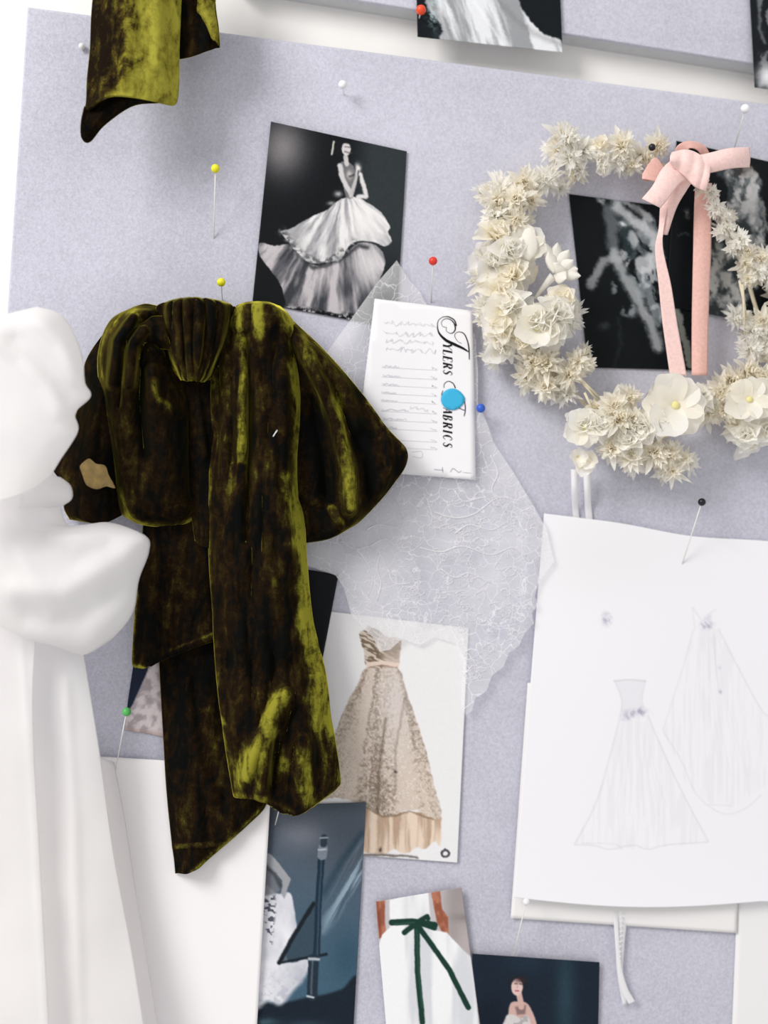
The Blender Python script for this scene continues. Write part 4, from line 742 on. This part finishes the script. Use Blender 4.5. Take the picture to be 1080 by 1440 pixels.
def d_p2(U, V, X, Y): return B + 40 + 2 * np.sin(U * 7 + V) + 6 * V + soft(X, Y, 19, .5) - 8 * U ** 5 + ridge(X, Y, [(92, 960), (104, 1150), (112, 1460)], 2, 9)
cloth('tail', [[(-60, 800), (0, 800), (60, 830), (106, 860)], [(-60, 950), (0, 950), (70, 950), (121, 940)], [(-60, 1060), (0, 1060), (80, 1062), (141, 1064)], [(-60, 1200), (0, 1200), (90, 1200), (160, 1200)], [(-60, 1340), (10, 1340), (110, 1340), (186, 1340)], [(-60, 1500), (20, 1500), (120, 1500), (212, 1500)]], d_p2, 80, 90, M_chiffon, croot, .5)
def d_p3(U, V, X, Y): return B + 17 + 3 * np.sin(U * 9) + 4 * V + soft(X, Y, 25, .3) - 3 * U ** 5
cloth('tail', [[(60, 1040), (110, 1052), (160, 1072)], [(60, 1150), (115, 1150), (176, 1155)], [(60, 1260), (120, 1260), (192, 1260)], [(60, 1380), (130, 1380), (212, 1380)], [(60, 1500), (140, 1500), (232, 1500)]], d_p3, 50, 60, M_chiffon_sheer, croot, .4)

# ------------------------------------------------------------------ floral crown
froot = thing('floral_crown', 'ivory dried flower crown with a pink velvet bow hanging at the right', 'flower crown', PV(890, 420, B))
L0 = np.array(froot.location)
def mk_mesh(name, vs, fs, mat):
    me = bpy.data.meshes.new(name); me.from_pydata([tuple(v_) for v_ in vs], [], fs); me.materials.append(mat)
    me.polygons.foreach_set('use_smooth', [True] * len(me.polygons)); return me
def petal_pts(L, Wd, tip, cup, curl, n=6, m_=5, ruf=0, rs=None):
    """petal growing along +Z from the origin, facing -Y"""
    vs = []
    for j in range(n):
        t_ = j / (n - 1); wd = Wd * (math.sin(math.pi * min(1, t_ * (1 - tip) + .12)) ** .8 if tip < .5 else math.sin(math.pi * (.06 + .88 * t_ ** 1.25)) ** .6)
        for i in range(m_):
            s = (i / (m_ - 1) - .5) * 2
            y = cup * (s * s) * -1 * wd / Wd + curl * t_ * t_ - .2 * cup * math.sin(math.pi * t_)
            if ruf and rs: y += rs.uniform(-ruf, ruf) * t_
            vs.append((s * wd * .5, y, t_ * L * (1 - .10 * s * s if j == n - 1 else 1)))
    fs = [(j * m_ + i, j * m_ + i + 1, (j + 1) * m_ + i + 1, (j + 1) * m_ + i) for j in range(n - 1) for i in range(m_ - 1)]
    return vs, fs
def rotm(az, el, roll=0): return Matrix.Rotation(az, 3, 'Y') @ Matrix.Rotation(el, 3, 'X') @ Matrix.Rotation(roll, 3, 'Z')
def burst(name, n, L, Wd, tip, mat, seed, elmax=1.35, jit=.25):
    """spiky or ruffled everlasting flower as one mesh, radius ~1"""
    r_ = random.Random(seed); vs = []; fs = []
    for i in range(n):
        q = (i + .5) / n; el = elmax * (1 - q) ** .8 ; az = i * 2.39996 + r_.uniform(-.3, .3)
        a, b = petal_pts(L * r_.uniform(.75, 1.1) * (1 - .35 * q), Wd * r_.uniform(.7, 1.2), tip, .12 * Wd / .3, r_.uniform(-.15, .3), 5, 5 if tip > .5 else 3, .05 if tip > .5 else .03, r_)
        R_ = rotm(az, math.pi / 2 - el + r_.uniform(-jit, jit) if False else (math.pi / 2 - el) * 1.0 + r_.uniform(-jit, jit))
        k = len(vs); off = Vector((0, .15 - .3 * q, 0)); vs += [R_ @ Vector(p) + off for p in a]; fs += [tuple(x + k for x in f) for f in b]
    return mk_mesh(name, vs, fs, mat)
SP = [burst('spiky_bloom', 52, 1.0, .27, .2, M_petal, 1), burst('spiky_bloom', 56, 1.0, .25, .2, M_petal_w, 2), burst('spiky_bloom', 44, 1.0, .32, .2, M_petal, 3)]
RF = [burst('ruffled_bloom', 18, 1.0, .85, .7, M_petal, 4, 1.4), burst('ruffled_bloom', 16, 1.0, .95, .7, M_petal_w, 5, 1.3), burst('ruffled_bloom', 20, 1.0, .75, .7, M_petal_w, 6, 1.4)]
ST = [burst('star_bloom', 16, 1.1, .34, .0, M_petal_w, 7, 1.2), burst('star_bloom', 18, 1.1, .30, .0, M_petal, 8, 1.3)]
PT = [mk_mesh('petal', *petal_pts(1.0, 1.12, .7, .2, .2, 9, 9, .012, random.Random(i + 20)), M_petal if i else M_petal_w) for i in range(3)]
CE = mk_mesh('flower_center', *ball((0, -.02, 0), .125, 10, 8, .6), M_yel)
SM = mk_mesh('stamens', [], [], M_yel)
rf = random.Random(11)
def flower(kind, x, y, r, dep, tilt=None):
    p = P(x, y, B + max(dep, r * .42)) - L0; mm = r * .0005 * (0.92 - dep * .001) / .9
    me = {'s': SP, 'r': RF, 't': ST}[kind]
    o = bpy.data.objects.new('flower', rf.choice(me)); COL.objects.link(o); o.parent = froot
    o.location = p; o.scale = (mm,) * 3
    tx, tz = tilt if tilt else (rf.uniform(-.5, .5), rf.uniform(-.5, .5))
    o.rotation_euler = (tx, rf.uniform(0, 6.28), tz); return o
def round_flower(x, y, r, dep, n, el=1.15, a0=0, ctr=True, skip=()):
    p = P(x, y, B + dep) - L0; mm = r * .00049
    o = bpy.data.objects.new('flower', CE); COL.objects.link(o); o.parent = froot; o.location = p; o.scale = (mm,) * 3
    o.rotation_euler = (rf.uniform(-.15, .15), 0, rf.uniform(-.15, .15))
    if not ctr: o.scale = (mm,) * 3
    for i in range(n):
        if i in skip: continue
        q = bpy.data.objects.new('petal', PT[i % 3]); COL.objects.link(q); q.parent = o
        e_ = el + rf.uniform(-.12, .12)
        q.rotation_euler = rotm(a0 + 2 * math.pi * i / n + rf.uniform(-.15, .15), math.pi / 2 - e_).to_euler(); q.location = (0, .1 - .05 * (i % 2), 0); q.scale = (rf.uniform(.85, 1.1),) * 3
    return o
# filler base layer following the ring, then the individual blooms seen in the picture
ring_pts = [(795, 212), (755, 262), (712, 295), (705, 350), (700, 410), (712, 462), (745, 490), (775, 525), (815, 560), (850, 600), (905, 625), (960, 600), (1015, 570), (1062, 545), (1085, 500), (1062, 430), (1045, 375), (1015, 315), (985, 262), (940, 235), (880, 222), (830, 216)]
rp = crom(ring_pts, 90, True); pts3 = P(rp[:, 0], rp[:, 1], B + 12 + 0 * rp[:, 0]); pts3 = [Vector(q) for q in pts3.tolist()] + [Vector(pts3[0].tolist())]
mesh('wire_ring', *tube(pts3, .0014, 8), M_stem, froot)
S = [('s', 792, 198, 27, 26), ('s', 800, 222, 24, 22), ('s', 783, 212, 20, 16), ('s', 822, 212, 22, 20), ('s', 872, 206, 25, 24), ('s', 868, 226, 22, 20), ('s', 890, 232, 17, 20), ('t', 812, 240, 20, 18), ('t', 878, 240, 17, 16), ('s', 922, 204, 22, 18), ('s', 906, 224, 17, 18),
     ('s', 766, 252, 23, 20), ('s', 735, 256, 25, 24), ('s', 708, 268, 24, 20), ('s', 695, 282, 24, 24), ('s', 728, 280, 24, 28), ('s', 748, 282, 20, 22), ('s', 700, 305, 26, 22), ('s', 724, 308, 23, 26), ('t', 780, 262, 17, 16), ('s', 684, 276, 17, 14),
     ('r', 694, 335, 28, 24), ('r', 712, 352, 29, 30), ('r', 690, 372, 27, 24), ('r', 724, 388, 27, 28), ('s', 684, 398, 25, 18), ('r', 702, 415, 29, 28), ('s', 682, 432, 23, 18), ('r', 722, 432, 30, 32), ('r', 735, 455, 27, 32),
     ('r', 705, 462, 30, 28), ('s', 690, 452, 25, 18), ('r', 750, 452, 30, 36), ('r', 778, 442, 32, 36), ('r', 772, 462, 30, 34), ('t', 800, 452, 24, 28), ('r', 703, 488, 25, 22), ('t', 692, 500, 20, 16), ('r', 735, 480, 25, 28), ('r', 790, 425, 26, 30),
     ('s', 745, 512, 27, 24), ('s', 738, 530, 22, 18), ('s', 772, 515, 26, 28), ('s', 770, 542, 25, 22), ('s', 798, 528, 25, 26), ('s', 812, 508, 20, 28), ('s', 826, 512, 15, 24), ('t', 822, 492, 13, 20), ('s', 798, 556, 20, 18), ('t', 780, 560, 16, 14),
     ('r', 818, 598, 28, 28), ('r', 842, 600, 28, 30), ('s', 862, 572, 26, 34), ('s', 868, 592, 26, 38), ('s', 840, 578, 20, 24), ('s', 884, 560, 20, 28), ('r', 905, 600, 28, 34), ('s', 862, 632, 24, 28), ('s', 888, 642, 25, 26), ('r', 885, 620, 25, 32), ('s', 918, 640, 25, 28),
     ('t', 945, 662, 25, 22), ('s', 938, 640, 24, 24), ('t', 930, 668, 18, 18), ('t', 962, 645, 20, 22), ('r', 920, 590, 26, 36), ('s', 888, 590, 20, 36), ('r', 985, 560, 26, 26),
     ('s', 1012, 550, 25, 26), ('s', 1000, 580, 21, 20), ('s', 1022, 575, 23, 24), ('s', 1026, 534, 24, 26), ('s', 1048, 522, 24, 28), ('r', 1050, 610, 27, 26), ('s', 1030, 600, 20, 20), ('r', 1074, 605, 27, 24), ('s', 1072, 530, 26, 28), ('s', 1086, 560, 30, 24), ('s', 1092, 500, 30, 20),
     ('s', 1052, 492, 24, 24), ('t', 1032, 452, 20, 22), ('s', 1055, 466, 21, 24), ('s', 1072, 450, 22, 24), ('s', 1078, 482, 24, 22), ('t', 1045, 445, 16, 18), ('s', 1096, 455, 25, 20), ('s', 1092, 425, 25, 20),
     ('s', 984, 262, 14, 30), ('s', 998, 272, 15, 30), ('s', 1006, 292, 15, 30), ('t', 1016, 304, 17, 30), ('s', 1020, 322, 17, 30), ('t', 1012, 326, 16, 28), ('s', 1040, 338, 18, 30), ('t', 1030, 350, 16, 28), ('s', 1050, 352, 16, 28), ('s', 1046, 372, 17, 28), ('s', 1068, 362, 18, 28), ('s', 1064, 384, 18, 28), ('s', 1080, 390, 20, 26), ('s', 1052, 392, 15, 26), ('s', 1000, 300, 12, 28)]
for k_, x, y, r_, d_ in S: flower(k_, x, y, r_ * 1.22, d_)
for k_, x, y, r_, d_ in S:      # second row of blooms tucked under the first
    if r_ < 16: continue
    flower('r' if k_ == 'r' else 's', x + rf.uniform(-9, 9), y + rf.uniform(-9, 9), r_ * 1.15, max(8, d_ - 11))
round_flower(950, 570, 47, 42, 6, 1.25, .35)
round_flower(1054, 562, 38, 38, 6, 1.2, .1)
round_flower(742, 345, 28, 30, 5, 1.2, .6, skip=(3,)).name = 'flower'
round_flower(755, 462, 36, 42, 6, 1.1, .2)
round_flower(822, 600, 30, 36, 5, 1.15, 1.5)
round_flower(704, 440, 32, 36, 6, 1.1, .5)
def leafpetal(rows, dep, mat=M_petal, amp=2): return cloth('petal', rows, lambda U, V, X, Y: B + dep + amp * np.sin(np.pi * V) * (1 - (2 * U - 1) ** 2 * .6), 10, 14, mat, froot, .3)
for q_ in ((843, 204), (842, 222), (846, 236)): flower('r', q_[0], q_[1], 18, 26)
leafpetal([[(738, 322), (746, 320), (752, 326)], [(732, 338), (745, 336), (756, 342)], [(733, 356), (745, 358), (755, 352)], [(738, 364), (744, 366), (750, 362)]], 34, M_petal_w)
leafpetal([[(734, 374), (744, 372), (757, 374)], [(736, 386), (746, 386), (756, 384)], [(740, 398), (746, 400), (751, 396)]], 16, M_petal_y)
# white bud
for bx, by, br, bd in ((812, 642, 17, 26), (828, 646, 18, 24), (820, 656, 18, 22)):
    round_flower(bx, by, br, bd, 4, .8, bx, skip=())
# lily-like bloom on its own stem
st_ = crom([(752, 420), (766, 402), (778, 388)], 8); mesh('stem', *tube([Vector(q) for q in P(st_[:, 0], st_[:, 1], B + 22 + np.linspace(0, 5, 8)).tolist()], [.0010 + .0003 * i for i in range(8)], 8), M_petal_w, froot)
lily = [((784, 342), 24, 9), ((767, 342), 22, 7), ((800, 352), 22, 9), ((812, 378), 30, 10), ((816, 388), 30, 8), ((806, 366), 24, 8), ((796, 392), 22, 11), ((785, 370), 20, 14), ((772, 355), 20, 8)]
for i, ((tx, ty), _l, wd) in enumerate(lily):
    cx, cy = 780, 384; dx, dy = tx - cx, ty - cy; L = math.hypot(dx, dy); nx, ny = -dy / L, dx / L; rows = []
    for t_, w_ in ((0, .35), (.35, .9), (.7, 1), (.9, .55), (1.02, .08)):
        mx_, my_ = cx + dx * t_, cy + dy * t_; rows.append([(mx_ - nx * wd * w_, my_ - ny * wd * w_), (mx_, my_), (mx_ + nx * wd * w_, my_ + ny * wd * w_)])
    cloth('petal', rows, lambda U, V, X, Y, i=i: B + 30 + 1.5 * i * .6 + 5 * V - 2.2 * (2 * U - 1) ** 2, 7, 14, M_petal_w, froot, .3)
# bare stems
for a_, b_ in (((806, 524), (846, 562)), ((812, 530), (842, 566)), ((822, 552), (836, 584)), ((884, 608), (902, 620)), ((800, 505), (830, 495)), ((1040, 395), (1050, 450)), ((1044, 400), (1047, 470))):
    p0, p1 = PV(a_[0], a_[1], B + 30), PV(b_[0], b_[1], B + 28); mesh('stem', *tube([p0, (p0 + p1) / 2 + Vector((0, -.001, 0)), p1], [.0010, .0009, .0007], 6), M_stem, froot)
# white tie ribbons running down behind the sketch
def strip(name, L_, R_, d0, d1, mat, par, nv=90, nu=8): return cloth(name, band(L_, R_), lambda U, V, X, Y: B + 1.4 + (d0 - 1.4) * sst(724, 680, Y) + (d1 - 1.4) * sst(1262, 1330, Y) + (.3 + 1.2 * sst(724, 680, Y)) * np.sin(np.pi * U), nu, nv, mat, par, .3)
strip('tie_ribbon', [(803, 660), (804, 700), (806, 730), (820, 900), (845, 1150), (861, 1275)], [(813, 660), (813, 700), (815, 730), (836, 900), (860, 1150), (872, 1275)], 12, 1.9, M_ribbon_w, froot)
strip('tie_ribbon', [(820, 660), (822, 700), (824, 735), (838, 900), (858, 1150), (867, 1275), (866, 1330), (868, 1370), (876, 1414)], [(831, 660), (831, 700), (834, 735), (850, 900), (872, 1150), (881, 1275), (878, 1330), (876, 1368), (881, 1412)], 9, 3.0, M_ribbon_w, froot)
strip('tie_ribbon', [(861, 1262), (864, 1310), (868, 1360), (874, 1392), (884, 1412)], [(869, 1262), (870, 1310), (874, 1358), (882, 1388), (893, 1408)], 4, 5, M_ribbon_w, froot)
vs = []; fs = []
for i in range(13):
    x = 873.5 - .15 * i; y = 1282 + i * 7; a, b = ball(PV(x, y, B + 5), .0008, 8, 6); k = len(vs); vs += a; fs += [tuple(q + k for q in f) for f in b]
mesh('picot_edge', vs, fs, M_ribbon_w, froot)['kind'] = 'stuff'
# pink velvet ribbon
RB = []
def pink(name, rows, dep, mat=M_pink, nu=16, nv=40, th=1.0): return cloth(name, rows, dep, nu, nv, mat, froot, th)
pink('ribbon_loop', band([(962, 232), (950, 222), (952, 206), (968, 198), (990, 204), (1000, 222), (1000, 240)], [(975, 232), (966, 222), (966, 213), (972, 208), (982, 212), (988, 224), (986, 240)]), lambda U, V, X, Y: B + 30 + 14 * np.sin(np.pi * V), M_pink2)
pink('ribbon_loop', band([(960, 232), (938, 240), (921, 222), (905, 244), (915, 252)], [(970, 250), (945, 262), (922, 256), (905, 252), (912, 256)]), lambda U, V, X, Y: B + 28 + 5 * np.sin(np.pi * V), M_pink2)
pink('ribbon_tail', band([(934, 262), (929, 285), (927, 320), (921, 350), (926, 400), (931, 450), (938, 500), (942, 528)], [(948, 262), (941, 285), (934, 320), (932, 350), (943, 400), (951, 450), (960, 500), (965, 528)]), lambda U, V, X, Y: B + 26 - 2 * V + 4 * np.sin(V * 5) + 2.5 * U * sst(.5, .2, V), M_pink, 12, 70)
pink('ribbon_tail', band([(978, 258), (976, 300), (975, 350), (974, 400), (973, 460), (973, 528)], [(1000, 258), (999, 300), (999, 350), (997, 400), (995, 460), (994, 528)]), lambda U, V, X, Y: B + 20 + 1.5 * np.sin(np.pi * U) + 1.5 * np.sin(V * 6), M_pink2, 12, 70)
pink('ribbon_tail', band([(966, 222), (945, 226), (930, 240), (918, 262), (903, 280)], [(978, 248), (958, 256), (950, 264), (938, 280), (928, 292)]), lambda U, V, X, Y: B + 42 + 3 * np.sin(np.pi * V) + 2 * np.sin(np.pi * U), M_pink, 14, 40)
pink('ribbon_loop', [[(974, 222), (1000, 216), (1025, 210), (1052, 208)], [(974, 232), (1000, 228), (1026, 222), (1053, 221)], [(978, 243), (1002, 241), (1028, 236), (1052, 235)]], lambda U, V, X, Y: B + 46 - 14 * U ** 6 + 3 * np.sin(np.pi * V), M_pink, 40, 14, 1.2)
pink('ribbon_loop', [[(980, 240), (1000, 238), (1028, 233), (1052, 229)], [(980, 245), (1000, 243), (1028, 237), (1052, 235)]], lambda U, V, X, Y: B + 30 + 0 * U, M_pink2, 30, 6, 1.0)
pink('ribbon_tail', band([(968, 224), (958, 240), (950, 258), (940, 285), (930, 330)], [(988, 232), (976, 250), (964, 268), (950, 292), (937, 330)]), lambda U, V, X, Y: B + 46 - 20 * V + 2 * np.sin(np.pi * U), M_pink, 12, 40)
pink('ribbon_knot', [[(945, 216), (965, 212), (985, 220), (998, 232)], [(942, 224), (965, 226), (984, 240), (996, 250)], [(946, 232), (960, 244), (978, 262), (992, 268)]], lambda U, V, X, Y: B + 47 + 5 * np.sin(np.pi * V) + .5 * np.sin(U * 22), M_pink, 40, 20, 1.2)

# ------------------------------------------------------------------ pins
def pin(head, tip, hd, td, col, label, r=6.0, shaft=True):
    h = PV(head[0], head[1], B + hd); t_ = PV(tip[0], tip[1], B + td)
    o = thing('ball_pin', label, 'pin', t_, 'ball headed pins')
    if isinstance(col, tuple): mt = plain('pin_head', col, .35, .4)
    else: mt = col
    mesh('head', *ball(h, r * .0005, 16, 12), mt, o)
    mesh('shaft', *tube([t_, t_.lerp(h, .5), h], .00042, 8), M_steel, o)
    return o
pin((303, 237), (300, 357), 26, -6, (232, 226, 40), 'yellow headed pin on bare board left of the ballgown photograph', 6)
pin((311, 397), (313, 428), 24, -6, (232, 226, 40), 'yellow headed pin just above the knot of the velvet bow', 6)
pin((482, 119), (484, 140), 12, -6, (244, 244, 246), 'white headed pin above the ballgown photograph', 6)
pin((115, 65), (116, 68), 3, -8, (228, 228, 228), 'small white pin head left of the upper velvet ribbon', 4.5)
pin((592, 14), (588, 34), 14, -6, (232, 78, 40), 'orange red pin at the left edge of the gown train print', 7)
pin((609, 367), (606, 432), 26, -3, (222, 58, 44), 'red headed pin holding the card tag', 6)
pin((676, 574), (672, 584), 14, -4, (52, 96, 200), 'blue headed pin at the right edge of the card tag', 6.5)
pin((917, 207), (915, 214), 34, -4, (22, 26, 26), 'black headed pin among the flowers left of the pink ribbon bow', 5)
pin((987, 706), (957, 800), 28, 2, (20, 22, 28), 'black headed pin below the flower crown above the sketch', 5.5)
pin((1048, 153), (1033, 208), 28, 2, (240, 240, 242), 'white headed pin at the upper right above the pink ribbon', 6.5)
pin((178, 1001), (159, 1100), 30, -2, (84, 176, 90), 'green headed pin beside the cut out lace picture', 6)
pin((740, 1268), (719, 1356), 24, 1, (236, 236, 238), 'translucent white pin over the dark blue print at the bottom', 5)
pin((397, 1120), (387, 1160), 22, 3, (206, 206, 206), 'silver pin sticking out below the hem of the velvet tail', 4)
